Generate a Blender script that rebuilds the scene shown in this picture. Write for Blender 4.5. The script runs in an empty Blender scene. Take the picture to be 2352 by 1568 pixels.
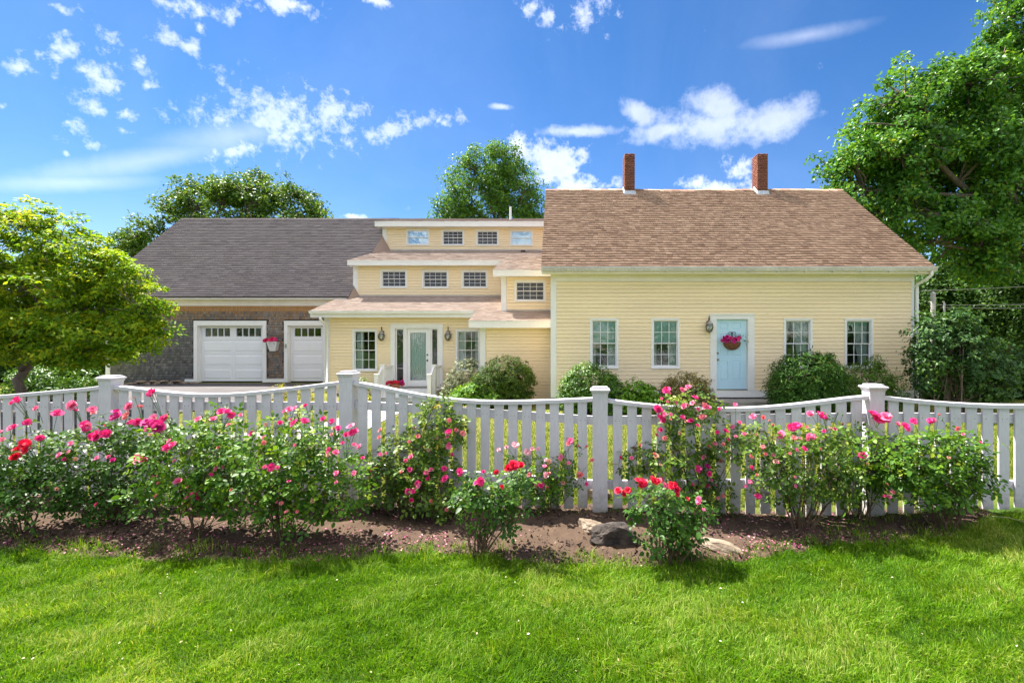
import bpy, bmesh, math, random
import numpy as np
from mathutils import Vector, Matrix

random.seed(7)
rng = np.random.default_rng(11)
sc = bpy.context.scene
col = sc.collection
R = math.radians

# ---------------------------------------------------------------- camera, sky, sun, exposure
F, CX, CY, EYE = 1089.0, 1286.0, 784.0, 1.65        # focal length and principal point of a 2352 px wide print, eye height in m
cam_d = bpy.data.cameras.new('camera')
cam_d.sensor_width = 36.0
cam_d.lens = 36.0 * F / 2352.0
cam_d.shift_x = -(CX - 1176.0) / 2352.0
cam_d.clip_start, cam_d.clip_end = 0.1, 2000.0
cam = bpy.data.objects.new('camera', cam_d)
col.objects.link(cam)
cam.location = (0, 0, EYE)
cam.rotation_euler = (R(90), 0, 0)
sc.camera = cam

SUN_AZ, SUN_EL = -52.0, 57.0                        # from straight ahead (+Y), negative to the left
SKY_STRENGTH, SUN_STRENGTH, EXPOSURE = 0.05, 2.7, 2.72

world = bpy.data.worlds.new('World')
sc.world = world
world.use_nodes = True


def sky_world():
    nt = world.node_tree
    nt.nodes.clear()
    N, L = nt.nodes.new, nt.links.new

    def math_n(op, a=None, b=None, clamp=False):
        n = N('ShaderNodeMath'); n.operation = op; n.use_clamp = clamp
        for i, v in enumerate((a, b)):
            if v is None: continue
            if isinstance(v, (int, float)): n.inputs[i].default_value = v
            else: L(v, n.inputs[i])
        return n.outputs[0]

    tc = N('ShaderNodeTexCoord')
    D = tc.outputs['Generated']
    sky = N('ShaderNodeTexSky')
    sky.sky_type = 'NISHITA'
    sky.sun_disc = False
    sky.sun_elevation = R(SUN_EL)
    sky.sun_rotation = R(SUN_AZ)
    sky.altitude = 0
    sky.air_density, sky.dust_density, sky.ozone_density = 0.85, 0.05, 3.0
    hs = N('ShaderNodeHueSaturation')
    hs.inputs['Saturation'].default_value = 1.30
    hs.inputs['Value'].default_value = 1.0
    L(sky.outputs[0], hs.inputs['Color'])
    tone = N('ShaderNodeMix'); tone.data_type = 'RGBA'; tone.blend_type = 'MULTIPLY'; tone.inputs['Factor'].default_value = 1.0
    tone.inputs[7].default_value = (0.73, 0.58, 0.59, 1)
    L(hs.outputs[0], tone.inputs[6])

    sep = N('ShaderNodeSeparateXYZ'); L(D, sep.inputs[0])
    az = math_n('ARCTAN2', sep.outputs[0], sep.outputs[1])
    el = math_n('ARCSINE', sep.outputs[2])
    ae = N('ShaderNodeCombineXYZ'); L(az, ae.inputs[0]); L(el, ae.inputs[1])

    def ang(px, py):
        a = math.atan((px - CX) / F)
        return a, math.atan((CY - py) / F * math.cos(a))

    def blobs(items):
        """items: (px, py, half width px, half height px, tilt deg); returns 1 in a cloud's middle falling to 0 at its rim and below outside"""
        acc = None
        for (px, py, w, h, t) in items:
            a, e = ang(px, py)
            k = math.cos(a) ** 2 / F
            mp = N('ShaderNodeMapping'); mp.vector_type = 'TEXTURE'
            mp.inputs['Location'].default_value = (a, e, 0)
            mp.inputs['Rotation'].default_value = (0, 0, R(t))
            mp.inputs['Scale'].default_value = (w * k, h * math.cos(a) / F, 1)
            L(ae.outputs[0], mp.inputs['Vector'])
            ln = N('ShaderNodeVectorMath'); ln.operation = 'LENGTH'; L(mp.outputs[0], ln.inputs[0])
            v = math_n('SUBTRACT', 1.0, ln.outputs['Value'])
            acc = v if acc is None else math_n('MAXIMUM', acc, v)
        return math_n('MAXIMUM', acc, -1.0)

    def noise(scale, detail, rough, vec=D, dist=0.0):
        n = N('ShaderNodeTexNoise')
        n.inputs['Scale'].default_value = scale
        n.inputs['Detail'].default_value = detail
        n.inputs['Roughness'].default_value = rough
        n.inputs['Distortion'].default_value = dist
        L(vec, n.inputs['Vector'])
        return n.outputs['Fac']

    def ramp(v, lo, hi):
        m = N('ShaderNodeMapRange'); m.interpolation_type = 'SMOOTHSTEP'
        m.inputs['From Min'].default_value = lo; m.inputs['From Max'].default_value = hi
        L(v, m.inputs['Value'])
        return m.outputs[0]

    puffs = blobs([(1270, 380, 95, 75, 0), (1330, 425, 90, 40, 0), (1195, 335, 45, 35, 0), (1690, 390, 46, 40, 0), (1600, 420, 55, 26, 0),
                   (1650, 432, 110, 20, 0), (815, 498, 40, 10, 0),
                   (430, 18, 62, 34, 0), (660, 8, 80, 26, 0), (860, 0, 60, 12, 0)])
    chain = blobs([(160, 35, 45, 22, -10), (150, 72, 34, 18, 0), (150, 115, 60, 34, 0), (125, 135, 40, 25, 0), (205, 155, 75, 28, 0),
                   (325, 150, 42, 26, 12), (335, 195, 36, 18, 20), (255, 198, 62, 20, -8), (212, 245, 46, 30, -25), (175, 290, 44, 34, -35),
                   (205, 325, 26, 20, -50), (290, 262, 26, 12, 20), (288, 300, 26, 12, 0), (48, 152, 28, 26, 0), (250, 90, 30, 30, 40),
                   (150, 352, 14, 8, 0), (520, 32, 40, 18, 10), (590, 14, 34, 18, 0), (385, 82, 46, 20, 15), (436, 104, 30, 18, 0), (460, 62, 26, 14, 0), (1350, 30, 84, 30, 8), (1255, 44, 30, 16, 0), (1222, 12, 40, 24, 0), (3, 245, 14, 8, 0)])
    mottle = blobs([(670, 275, 190, 62, 10), (760, 262, 85, 52, 20), (560, 345, 100, 22, 32), (890, 300, 60, 22, 25), (1000, 275, 60, 16, 10)])
    smooth = blobs([(1650, 290, 210, 46, -5), (1650, 250, 85, 52, -14), (1780, 280, 100, 46, 10), (1540, 298, 130, 24, 4), (1470, 262, 60, 26, -30),
                    (1330, 302, 120, 16, 0), (1150, 245, 36, 8, 0)])
    streak = blobs([(330, 370, 420, 34, 24), (150, 420, 330, 26, 14), (560, 310, 260, 44, 22), (1850, 82, 190, 20, -4)])

    n_big = noise(8, 9, 0.62, dist=0.3)
    n_mid = noise(20, 9, 0.64, dist=0.15)
    n_fin = noise(44, 9, 0.66, dist=0.15)
    n_cen = lambda n, k: math_n('MULTIPLY', math_n('SUBTRACT', n, 0.5), k)
    d1 = ramp(math_n('ADD', puffs, math_n('ADD', n_cen(n_mid, 2.6), n_cen(n_fin, 2.0))), 0.05, 0.85)
    d2 = ramp(math_n('ADD', chain, math_n('ADD', n_cen(n_mid, 3.2), n_cen(n_fin, 5.2))), -0.05, 1.5)
    d3 = ramp(math_n('ADD', mottle, math_n('ADD', n_cen(n_fin, 5.0), n_cen(n_mid, 2.2))), -0.2, 1.35)
    d4 = ramp(math_n('ADD', smooth, math_n('ADD', n_cen(n_big, 0.45), math_n('ADD', n_cen(n_mid, 1.5), n_cen(n_fin, 0.9)))), -0.10, 0.80)
    d5 = math_n('MULTIPLY', ramp(math_n('ADD', streak, math_n('ADD', n_cen(n_big, 1.3), n_cen(n_mid, 0.5))), -0.1, 1.3), 0.25)
    veil = math_n('MULTIPLY', ramp(noise(2.2, 6, 0.6, dist=0.6), 0.30, 0.75), 0.035)         # thin high cirrus over everything
    # the rest of the sky: unseen clouds on a flat layer, thickened as fill light for the house front, thinning towards the part in view
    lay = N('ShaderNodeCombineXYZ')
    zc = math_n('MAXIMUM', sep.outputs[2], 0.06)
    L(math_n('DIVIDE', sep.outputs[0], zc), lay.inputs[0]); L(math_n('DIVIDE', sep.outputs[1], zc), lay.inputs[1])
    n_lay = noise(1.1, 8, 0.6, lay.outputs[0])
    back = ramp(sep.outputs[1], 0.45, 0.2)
    d_fill = math_n('MULTIPLY', math_n('MULTIPLY', ramp(n_lay, 0.42, 0.56), back), ramp(sep.outputs[2], 0.02, 0.15))
    dens = math_n('MULTIPLY', d4, 0.37)
    for d in (math_n('MULTIPLY', d1, 0.48), math_n('MULTIPLY', d2, 0.42), math_n('MULTIPLY', d3, 0.40), d5, veil, d_fill):
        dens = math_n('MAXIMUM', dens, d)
    # cloud body: bright on top, a little bluish-grey where thick
    shade = N('ShaderNodeMapRange')
    shade.inputs['From Min'].default_value = 0.35; shade.inputs['From Max'].default_value = 0.68
    shade.inputs['To Min'].default_value = 1.0; shade.inputs['To Max'].default_value = 0.80
    L(n_mid, shade.inputs['Value'])
    cc = N('ShaderNodeMix'); cc.data_type = 'RGBA'; cc.blend_type = 'MULTIPLY'
    cc.inputs['Factor'].default_value = 1.0
    cc.inputs[6].default_value = (6.4, 6.4, 6.6, 1)
    L(shade.outputs[0], cc.inputs[7])
    mix = N('ShaderNodeMix'); mix.data_type = 'RGBA'
    L(dens, mix.inputs['Factor']); L(tone.outputs[2], mix.inputs[6]); L(cc.outputs[2], mix.inputs[7])
    bg = N('ShaderNodeBackground'); bg.inputs['Strength'].default_value = SKY_STRENGTH
    L(mix.outputs[2], bg.inputs['Color'])
    out = N('ShaderNodeOutputWorld'); L(bg.outputs[0], out.inputs['Surface'])
    world.cycles.sampling_method = 'MANUAL'
    world.cycles.sample_map_resolution = 1024


sky_world()

sun_d = bpy.data.lights.new('sun', 'SUN')
sun_d.energy = SUN_STRENGTH
sun_d.angle = R(0.53)
sun_d.color = (1.0, 0.95, 0.86)
sun = bpy.data.objects.new('sun', sun_d)
col.objects.link(sun)
to_sun = Vector((math.sin(R(SUN_AZ)) * math.cos(R(SUN_EL)), math.cos(R(SUN_AZ)) * math.cos(R(SUN_EL)), math.sin(R(SUN_EL))))
sun.rotation_euler = to_sun.to_track_quat('Z', 'Y').to_euler()
sun.location = to_sun * 60

sc.view_settings.view_transform = 'Standard'
sc.view_settings.look = 'None'
sc.view_settings.exposure = EXPOSURE
sc.view_settings.gamma = 1.0
sc.view_settings.use_curve_mapping = False
sc.cycles.max_bounces = 8
sc.cycles.transparent_max_bounces = 16
sc.cycles.use_denoising = True
sc.cycles.use_adaptive_sampling = True
sc.cycles.adaptive_threshold = 0.015


# ---------------------------------------------------------------- helpers
def at(px, py, d):
    """world point seen at print position (px, py) at depth d"""
    return Vector(((px - CX) / F * d, d, EYE - (py - CY) / F * d))


def Xp(px, d): return (px - CX) / F * d
def Zp(py, d): return EYE - (py - CY) / F * d


def sstep(x, a, b):
    t = np.clip((np.asarray(x, float) - a) / (b - a), 0, 1)
    return t * t * (3 - 2 * t)


def G(x, y):
    """height of the ground"""
    x = np.asarray(x, float); y = np.asarray(y, float)
    dip = -0.36 * sstep(y, 5.0, 11.5) * sstep(x, -9.6, -6.6) * (1 - 0.5 * sstep(y, 22, 40))
    rise = 0.11 * sstep(x, 2.4, 4.6) * (1 - sstep(y, 5.5, 8.5))
    roll = 0.012 * np.sin(x * 2.1 + 0.6) * np.cos(y * 2.7) * (1 - sstep(y, 5, 7))
    return dip + rise + roll


def Gf(x, y): return float(G(x, y))


def wloc(o):
    v = Vector((0, 0, 0))
    while o:
        v += o.location; o = o.parent
    return v


class MB:
    def __init__(s):
        s.v, s.f = [], []

    def add(s, vs, fs):
        b = len(s.v)
        s.v += [tuple(p) for p in vs]
        s.f += [tuple(i + b for i in f) for f in fs]
        return s

    def box(s, x0, x1, y0, y1, z0, z1):
        return s.add([(x0, y0, z0), (x1, y0, z0), (x1, y1, z0), (x0, y1, z0), (x0, y0, z1), (x1, y0, z1), (x1, y1, z1), (x0, y1, z1)],
                     [(0, 3, 2, 1), (4, 5, 6, 7), (0, 1, 5, 4), (1, 2, 6, 5), (2, 3, 7, 6), (3, 0, 4, 7)])

    def quad(s, a, b, c, d): return s.add([a, b, c, d], [(0, 1, 2, 3)])

    def frame(s, x0, x1, z0, z1, w, y0, y1, bottom=True, wt=None):
        wt = wt or w
        s.box(x0, x0 + w, y0, y1, z0 + (w if bottom else 0), z1 - wt)
        s.box(x1 - w, x1, y0, y1, z0 + (w if bottom else 0), z1 - wt)
        s.box(x0, x1, y0, y1, z1 - wt, z1)
        if bottom: s.box(x0, x1, y0, y1, z0, z0 + w)
        return s

    def prism_x(s, poly, x0, x1):
        """poly of (y, z), counter-clockwise seen from -x... extruded along x"""
        n = len(poly)
        vs = [(x0, y, z) for y, z in poly] + [(x1, y, z) for y, z in poly]
        fs = [tuple(range(n)), tuple(range(2 * n - 1, n - 1, -1))] + [(i, i + n, (i + 1) % n + n, (i + 1) % n) for i in range(n)]
        return s.add(vs, fs)

    def tube(s, pts, rad, n=6, cap=True):
        pts = [Vector(p) for p in pts]
        if not isinstance(rad, (list, tuple)): rad = [rad] * len(pts)
        base = len(s.v)
        up = Vector((0.31, 0.17, 0.93))
        for i, p in enumerate(pts):
            t = (pts[min(i + 1, len(pts) - 1)] - pts[max(i - 1, 0)])
            if t.length < 1e-9: t = Vector((0, 0, 1))
            t.normalize()
            a = t.cross(up)
            if a.length < 1e-3: a = t.cross(Vector((1, 0, 0)))
            a.normalize(); b = t.cross(a)
            for k in range(n):
                an = 2 * math.pi * k / n
                s.v.append(tuple(p + a * math.cos(an) * rad[i] + b * math.sin(an) * rad[i]))
        for i in range(len(pts) - 1):
            for k in range(n):
                s.f.append((base + i * n + k, base + i * n + (k + 1) % n, base + (i + 1) * n + (k + 1) % n, base + (i + 1) * n + k))
        if cap:
            s.f.append(tuple(base + k for k in range(n - 1, -1, -1)))
            s.f.append(tuple(base + (len(pts) - 1) * n + k for k in range(n)))
        return s

    def lathe(s, prof, c, n=12, sq=False, yk=1.0):
        """prof of (radius, z) turned about the vertical through c; sq makes a square section"""
        base = len(s.v)
        if sq: n = 4
        off = math.pi / 4 if sq else 0
        kr = math.sqrt(2) if sq else 1
        for r, z in prof:
            for k in range(n):
                an = 2 * math.pi * k / n + off
                s.v.append((c[0] + r * kr * math.cos(an), c[1] + r * kr * math.sin(an) * yk, c[2] + z))
        for i in range(len(prof) - 1):
            for k in range(n):
                s.f.append((base + i * n + k, base + i * n + (k + 1) % n, base + (i + 1) * n + (k + 1) % n, base + (i + 1) * n + k))
        s.f.append(tuple(base + k for k in range(n - 1, -1, -1)))
        s.f.append(tuple(base + (len(prof) - 1) * n + k for k in range(n)))
        return s

    def mesh(s, name, off=Vector((0, 0, 0)), smooth=False):
        me = bpy.data.meshes.new(name)
        me.from_pydata([(x - off[0], y - off[1], z - off[2]) for x, y, z in s.v], [], s.f)
        if smooth: me.polygons.foreach_set('use_smooth', [True] * len(me.polygons))
        me.update()
        return me


def obj(name, mb, mat, parent=None, smooth=False, kind=None, label=None):
    """one mesh object whose vertices were written in world coordinates"""
    off = wloc(parent) if parent else Vector((0, 0, 0))
    me = mb.mesh(name, off, smooth)
    me.materials.append(mat)
    o = bpy.data.objects.new(name, me)
    col.objects.link(o)
    o.parent = parent
    if kind: o['kind'] = kind
    if label: o['label'] = label
    return o


def place(name, me, parent, loc, scale=(1, 1, 1), rot=(0, 0, 0), kind=None):
    """an object that shares mesh data, put at world position loc"""
    o = bpy.data.objects.new(name, me)
    col.objects.link(o)
    o.parent = parent
    o.location = Vector(loc) - (wloc(parent) if parent else Vector((0, 0, 0)))
    o.scale = scale
    o.rotation_euler = rot
    if kind: o['kind'] = kind
    return o


def thing(name, label, cat, loc, group=None):
    o = bpy.data.objects.new(name, None)
    o.empty_display_size = 0.2
    col.objects.link(o)
    o.location = loc
    o['label'] = label; o['category'] = cat
    if group: o['group'] = group
    return o


def tag(o, label, cat, group=None):
    o['label'] = label; o['category'] = cat
    if group: o['group'] = group
    return o


def np_mesh(name, V, polys, attrs=None, smooth=False):
    V = np.asarray(V, dtype=np.float32)
    me = bpy.data.meshes.new(name)
    me.vertices.add(len(V))
    me.vertices.foreach_set('co', V.ravel())
    polys = [np.asarray(p, dtype=np.int32) for p in polys if len(p)]
    loops = np.concatenate([p.ravel() for p in polys])
    tot = np.concatenate([np.full(len(p), p.shape[1], dtype=np.int32) for p in polys])
    start = np.concatenate([[0], np.cumsum(tot)[:-1]]).astype(np.int32)
    me.loops.add(len(loops)); me.loops.foreach_set('vertex_index', loops)
    me.polygons.add(len(tot)); me.polygons.foreach_set('loop_start', start)
    if smooth: me.polygons.foreach_set('use_smooth', np.ones(len(tot), dtype=bool))
    for k, a in (attrs or {}).items():
        at_ = me.attributes.new(k, 'FLOAT', 'POINT')
        at_.data.foreach_set('value', np.asarray(a, dtype=np.float32))
    me.update(calc_edges=True)
    return me


def np_obj(name, V, polys, mat, parent=None, attrs=None, kind=None, smooth=False):
    V = np.asarray(V, dtype=np.float64)
    if parent is not None: V = V - np.array(wloc(parent))
    me = np_mesh(name, V, polys, attrs, smooth)
    me.materials.append(mat)
    o = bpy.data.objects.new(name, me)
    col.objects.link(o)
    o.parent = parent
    if kind: o['kind'] = kind
    return o


# ---------------------------------------------------------------- materials
def new_mat(name):
    m = bpy.data.materials.new(name); m.use_nodes = True
    nt = m.node_tree
    b = nt.nodes['Principled BSDF']
    return m, nt, b


def lin(c):
    """8-bit display colour to linear"""
    return tuple(((x / 255) / 12.92 if x / 255 <= 0.04045 else ((x / 255 + 0.055) / 1.055) ** 2.4) for x in c) + (1.0,)


def paint(name, c, rough=0.55, var=0.10, scale=3.0, fine=40.0, bump=0.02, metal=0.0, stretch=(1, 1, 1), spec=0.35, dark=None):
    m, nt, b = new_mat(name)
    N, L = nt.nodes.new, nt.links.new
    tc = N('ShaderNodeTexCoord')
    geo = N('ShaderNodeNewGeometry')
    mp = N('ShaderNodeMapping'); mp.inputs['Scale'].default_value = stretch; L(geo.outputs['Position'], mp.inputs[0])
    n1 = N('ShaderNodeTexNoise'); n1.inputs['Scale'].default_value = scale; n1.inputs['Detail'].default_value = 6
    n2 = N('ShaderNodeTexNoise'); n2.inputs['Scale'].default_value = fine; n2.inputs['Detail'].default_value = 4
    L(mp.outputs[0], n1.inputs['Vector']); L(mp.outputs[0], n2.inputs['Vector'])
    add = N('ShaderNodeMath'); add.operation = 'ADD'; L(n1.outputs['Fac'], add.inputs[0]); L(n2.outputs['Fac'], add.inputs[1])
    mr = N('ShaderNodeMapRange'); mr.inputs['From Min'].default_value = 0.7; mr.inputs['From Max'].default_value = 1.3
    L(add.outputs[0], mr.inputs['Value'])
    mx = N('ShaderNodeMix'); mx.data_type = 'RGBA'
    c = tuple(c[:3])
    lo = tuple(x * (1 - 1.6 * var) for x in c) if dark is None else tuple(dark[:3])
    mx.inputs[6].default_value = (*lo, 1); mx.inputs[7].default_value = (*[min(1, x * (1 + 0.6 * var)) for x in c], 1)
    L(mr.outputs[0], mx.inputs['Factor']); L(mx.outputs[2], b.inputs['Base Color'])
    b.inputs['Roughness'].default_value = rough
    b.inputs['Metallic'].default_value = metal
    b.inputs['Specular IOR Level'].default_value = spec
    if bump:
        bp = N('ShaderNodeBump'); bp.inputs['Strength'].default_value = 0.5; bp.inputs['Distance'].default_value = bump
        L(n2.outputs['Fac'], bp.inputs['Height']); L(bp.outputs[0], b.inputs['Normal'])
    return m


def tint_mat(name, stops, rough=0.6, trans=0.0, tcol=None, spec=0.25, noise=None, extra=None, coat=0.0):
    """colour from the per-piece attribute 'tint' through a ramp; trans adds light passing through (leaves, petals)"""
    m, nt, b = new_mat(name)
    N, L = nt.nodes.new, nt.links.new
    a = N('ShaderNodeAttribute'); a.attribute_name = 'tint'
    cr = N('ShaderNodeValToRGB')
    els = cr.color_ramp.elements
    for i, (p, c) in enumerate(stops):
        e = els[i] if i < 2 else els.new(p)
        e.position = p; e.color = (*c[:3], 1)
    fac = a.outputs['Fac']
    if noise:
        sc_, amt = noise
        geo = N('ShaderNodeNewGeometry')
        n = N('ShaderNodeTexNoise'); n.inputs['Scale'].default_value = sc_; n.inputs['Detail'].default_value = 5
        L(geo.outputs['Position'], n.inputs['Vector'])
        s1 = N('ShaderNodeMath'); s1.operation = 'MULTIPLY_ADD'; s1.inputs[1].default_value = amt; s1.inputs[2].default_value = -amt / 2
        L(n.outputs['Fac'], s1.inputs[0])
        s2 = N('ShaderNodeMath'); s2.operation = 'ADD'; L(fac, s2.inputs[0]); L(s1.outputs[0], s2.inputs[1])
        fac = s2.outputs[0]
    L(fac, cr.inputs[0])
    color = cr.outputs[0]
    if extra:                                     # a second attribute blends towards another colour
        nm, c2 = extra
        a2 = N('ShaderNodeAttribute'); a2.attribute_name = nm
        mx = N('ShaderNodeMix'); mx.data_type = 'RGBA'; mx.blend_type = 'MIX'
        mul = N('ShaderNodeMix'); mul.data_type = 'RGBA'; mul.blend_type = 'MULTIPLY'; mul.inputs['Factor'].default_value = 0.35
        mul.inputs[6].default_value = (*c2[:3], 1); L(a.outputs['Fac'], mul.inputs[7])
        L(a2.outputs['Fac'], mx.inputs['Factor']); L(color, mx.inputs[6]); L(mul.outputs[2], mx.inputs[7])
        color = mx.outputs[2]
    L(color, b.inputs['Base Color'])
    b.inputs['Roughness'].default_value = rough
    b.inputs['Specular IOR Level'].default_value = spec
    if trans:
        t = N('ShaderNodeBsdfTranslucent')
        tm = N('ShaderNodeMix'); tm.data_type = 'RGBA'; tm.blend_type = 'MULTIPLY'; tm.inputs['Factor'].default_value = 1.0
        L(color, tm.inputs[6]); tm.inputs[7].default_value = (*(tcol or (1.5, 1.35, 0.6)), 1)
        L(tm.outputs[2], t.inputs['Color'])
        ms = N('ShaderNodeMixShader'); ms.inputs[0].default_value = trans
        L(b.outputs[0], ms.inputs[1]); L(t.outputs[0], ms.inputs[2])
        L(ms.outputs[0], nt.nodes['Material Output'].inputs['Surface'])
    return m


def glass_mat(name, tint=(0.89, 0.93, 0.93), refl=0.03):
    m, nt, b = new_mat(name)
    N, L = nt.nodes.new, nt.links.new
    nt.nodes.remove(b)
    tr = N('ShaderNodeBsdfTransparent'); tr.inputs[0].default_value = (*tint, 1)
    gl = N('ShaderNodeBsdfGlossy'); gl.inputs['Roughness'].default_value = 0.03
    gl.inputs['Color'].default_value = (0.9, 0.95, 1.0, 1)
    fr = N('ShaderNodeFresnel'); fr.inputs[0].default_value = 1.5
    ad = N('ShaderNodeMath'); ad.operation = 'ADD'; ad.inputs[1].default_value = refl; ad.use_clamp = True
    L(fr.outputs[0], ad.inputs[0])
    ms = N('ShaderNodeMixShader'); L(ad.outputs[0], ms.inputs[0]); L(tr.outputs[0], ms.inputs[1]); L(gl.outputs[0], ms.inputs[2])
    # old panes are never quite flat
    geo = N('ShaderNodeNewGeometry'); n = N('ShaderNodeTexNoise'); n.inputs['Scale'].default_value = 3.0; L(geo.outputs['Position'], n.inputs['Vector'])
    bp = N('ShaderNodeBump'); bp.inputs['Distance'].default_value = 0.02; bp.inputs['Strength'].default_value = 0.3
    L(n.outputs['Fac'], bp.inputs['Height']); L(bp.outputs[0], gl.inputs['Normal'])
    L(ms.outputs[0], nt.nodes['Material Output'].inputs['Surface'])
    return m


def plain(name, c, rough=0.5, metal=0.0, spec=0.4):
    m, nt, b = new_mat(name)
    b.inputs['Base Color'].default_value = (*c[:3], 1)
    b.inputs['Roughness'].default_value = rough
    b.inputs['Metallic'].default_value = metal
    b.inputs['Specular IOR Level'].default_value = spec
    return m


def stained(m):
    """soil splash and green algae in blotches on the lowest hand's breadth of the boards"""
    nt = m.node_tree; N, L = nt.nodes.new, nt.links.new
    b = nt.nodes['Principled BSDF']
    src = b.inputs['Base Color'].links[0].from_socket
    geo = N('ShaderNodeNewGeometry'); sep = N('ShaderNodeSeparateXYZ'); L(geo.outputs['Position'], sep.inputs[0])
    n = N('ShaderNodeTexNoise'); n.inputs['Scale'].default_value = 14; n.inputs['Detail'].default_value = 7; n.inputs['Roughness'].default_value = 0.7; L(geo.outputs['Position'], n.inputs['Vector'])
    h = N('ShaderNodeMapRange'); h.inputs['From Min'].default_value = 0.02; h.inputs['From Max'].default_value = 0.42; h.inputs['To Min'].default_value = 0.62; h.inputs['To Max'].default_value = 0.0
    L(sep.outputs[2], h.inputs['Value'])
    a = N('ShaderNodeMath'); a.operation = 'ADD'; L(h.outputs[0], a.inputs[0]); L(n.outputs['Fac'], a.inputs[1])
    k = N('ShaderNodeMapRange'); k.interpolation_type = 'SMOOTHSTEP'; k.inputs['From Min'].default_value = 0.64; k.inputs['From Max'].default_value = 1.15; k.inputs['To Max'].default_value = 0.75
    L(a.outputs[0], k.inputs['Value'])
    mx = N('ShaderNodeMix'); mx.data_type = 'RGBA'; mx.inputs[7].default_value = (0.30, 0.28, 0.22, 1)
    L(k.outputs[0], mx.inputs['Factor']); L(src, mx.inputs[6]); L(mx.outputs[2], b.inputs['Base Color'])
    return m


M = {}
M['white'] = paint('white_paint', (0.80, 0.79, 0.77), var=0.05, scale=2.0, fine=30, bump=0.003)
M['fence'] = stained(paint('fence_paint', (0.60, 0.565, 0.615), var=0.08, scale=2.5, fine=55, bump=0.004, stretch=(1, 1, 0.25)))
M['yellow'] = paint('yellow_clapboard_paint', (0.90, 0.73, 0.48), var=0.07, scale=1.2, fine=25, bump=0.003, stretch=(0.3, 1, 2.0), rough=0.6)
M['frieze'] = paint('frieze_paint', (0.84, 0.78, 0.77), var=0.06, bump=0.002)
M['gutter'] = paint('gutter_metal', (0.62, 0.59, 0.585), var=0.18, scale=1.5, fine=20, rough=0.5, bump=0.004)
M['interior'] = plain('interior_plaster', (0.17, 0.17, 0.17), 0.9)
M['glass'] = glass_mat('window_glass')
M['glass_sky'] = glass_mat('reflective_window_glass', (0.82, 0.93, 0.97), 0.14)
M['glass_screen'] = glass_mat('screened_window_glass', (0.62, 0.64, 0.68), -0.012)
def add_screen(m, c, k):
    nt = m.node_tree; N, L = nt.nodes.new, nt.links.new
    out = nt.nodes['Material Output']; src = out.inputs['Surface'].links[0].from_socket
    d = N('ShaderNodeBsdfDiffuse'); d.inputs[0].default_value = (*c, 1)
    ms = N('ShaderNodeMixShader'); ms.inputs[0].default_value = k
    L(src, ms.inputs[1]); L(d.outputs[0], ms.inputs[2]); L(ms.outputs[0], out.inputs['Surface'])
add_screen(M['glass_screen'], (0.17, 0.17, 0.19), 0.42)
M['sky_backing'] = paint('pale_sky_backing', (0.78, 0.88, 0.93), var=0.05, scale=2, fine=50, bump=0.0, rough=0.8)  # invented sheet; its pale blue imitates bright sky in two top-tier windows
M['muntin'] = plain('muntin_vinyl', (0.74, 0.76, 0.75), 0.5)
M['shade'] = paint('roller_shade', (0.42, 0.66, 0.58), var=0.05, scale=2, fine=60, bump=0.0, rough=0.8)
M['curtain'] = paint('sheer_curtain', (0.76, 0.80, 0.77), var=0.06, scale=4, fine=80, bump=0.002, rough=0.9)
M['blue_door'] = paint('pale_blue_door_paint', (0.50, 0.73, 0.86), var=0.04, scale=2, fine=30, bump=0.002, rough=0.45)
M['garage_door'] = paint('garage_door_enamel', (0.80, 0.80, 0.83), var=0.03, scale=1, fine=20, bump=0.002, rough=0.45)
M['iron'] = plain('black_iron', (0.03, 0.03, 0.03), 0.45, 0.6)
M['bronze'] = plain('weathered_bronze', (0.20, 0.13, 0.09), 0.45, 0.7)
M['pewter'] = plain('pewter', (0.35, 0.35, 0.33), 0.35, 0.8)
M['lamp_glass'] = glass_mat('lantern_glass', (0.75, 0.80, 0.78), 0.18)
M['lead'] = paint('lead_flashing', (0.50, 0.54, 0.58), var=0.15, scale=6, fine=30, rough=0.5, metal=0.2, bump=0.01)
M['granite'] = paint('granite', (0.34, 0.31, 0.28), var=0.25, scale=5, fine=90, rough=0.8, bump=0.01)
M['foundation'] = paint('rubble_foundation', (0.22, 0.21, 0.20), var=0.4, scale=4, fine=20, rough=0.9, bump=0.03)
M['asphalt'] = paint('driveway_asphalt', (0.085, 0.075, 0.078), var=0.25, scale=0.8, fine=120, rough=0.85, bump=0.006)
M['path'] = paint('path_concrete', (0.38, 0.35, 0.33), var=0.2, scale=3, fine=60, rough=0.9, bump=0.006)
M['bark'] = paint('bark', (0.16, 0.125, 0.10), var=0.4, scale=8, fine=50, rough=0.9, bump=0.03, stretch=(1, 1, 0.25))
M['cane'] = paint('rose_cane', (0.13, 0.085, 0.05), var=0.3, scale=20, fine=90, rough=0.75, bump=0.003)
M['stem_green'] = paint('green_stem', (0.10, 0.17, 0.05), var=0.2, scale=20, fine=90, rough=0.6, bump=0.0)
ROOF_STOPS = [(0.0, (0.13, 0.072, 0.053)), (0.3, (0.27, 0.165, 0.114)), (0.65, (0.395, 0.256, 0.178)), (1.0, (0.52, 0.365, 0.26))]
M['roof'] = tint_mat('tan_asphalt_shingles', ROOF_STOPS, rough=0.9, noise=(0.9, 0.16), spec=0.15)
WING_STOPS = [(0.0, (0.17, 0.122, 0.10)), (0.4, (0.31, 0.232, 0.192)), (0.75, (0.38, 0.302, 0.25)), (1.0, (0.46, 0.385, 0.325))]
M['roof_wing'] = tint_mat('pink_tan_asphalt_shingles', WING_STOPS, rough=0.9, noise=(1.0, 0.2), spec=0.15)
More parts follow.
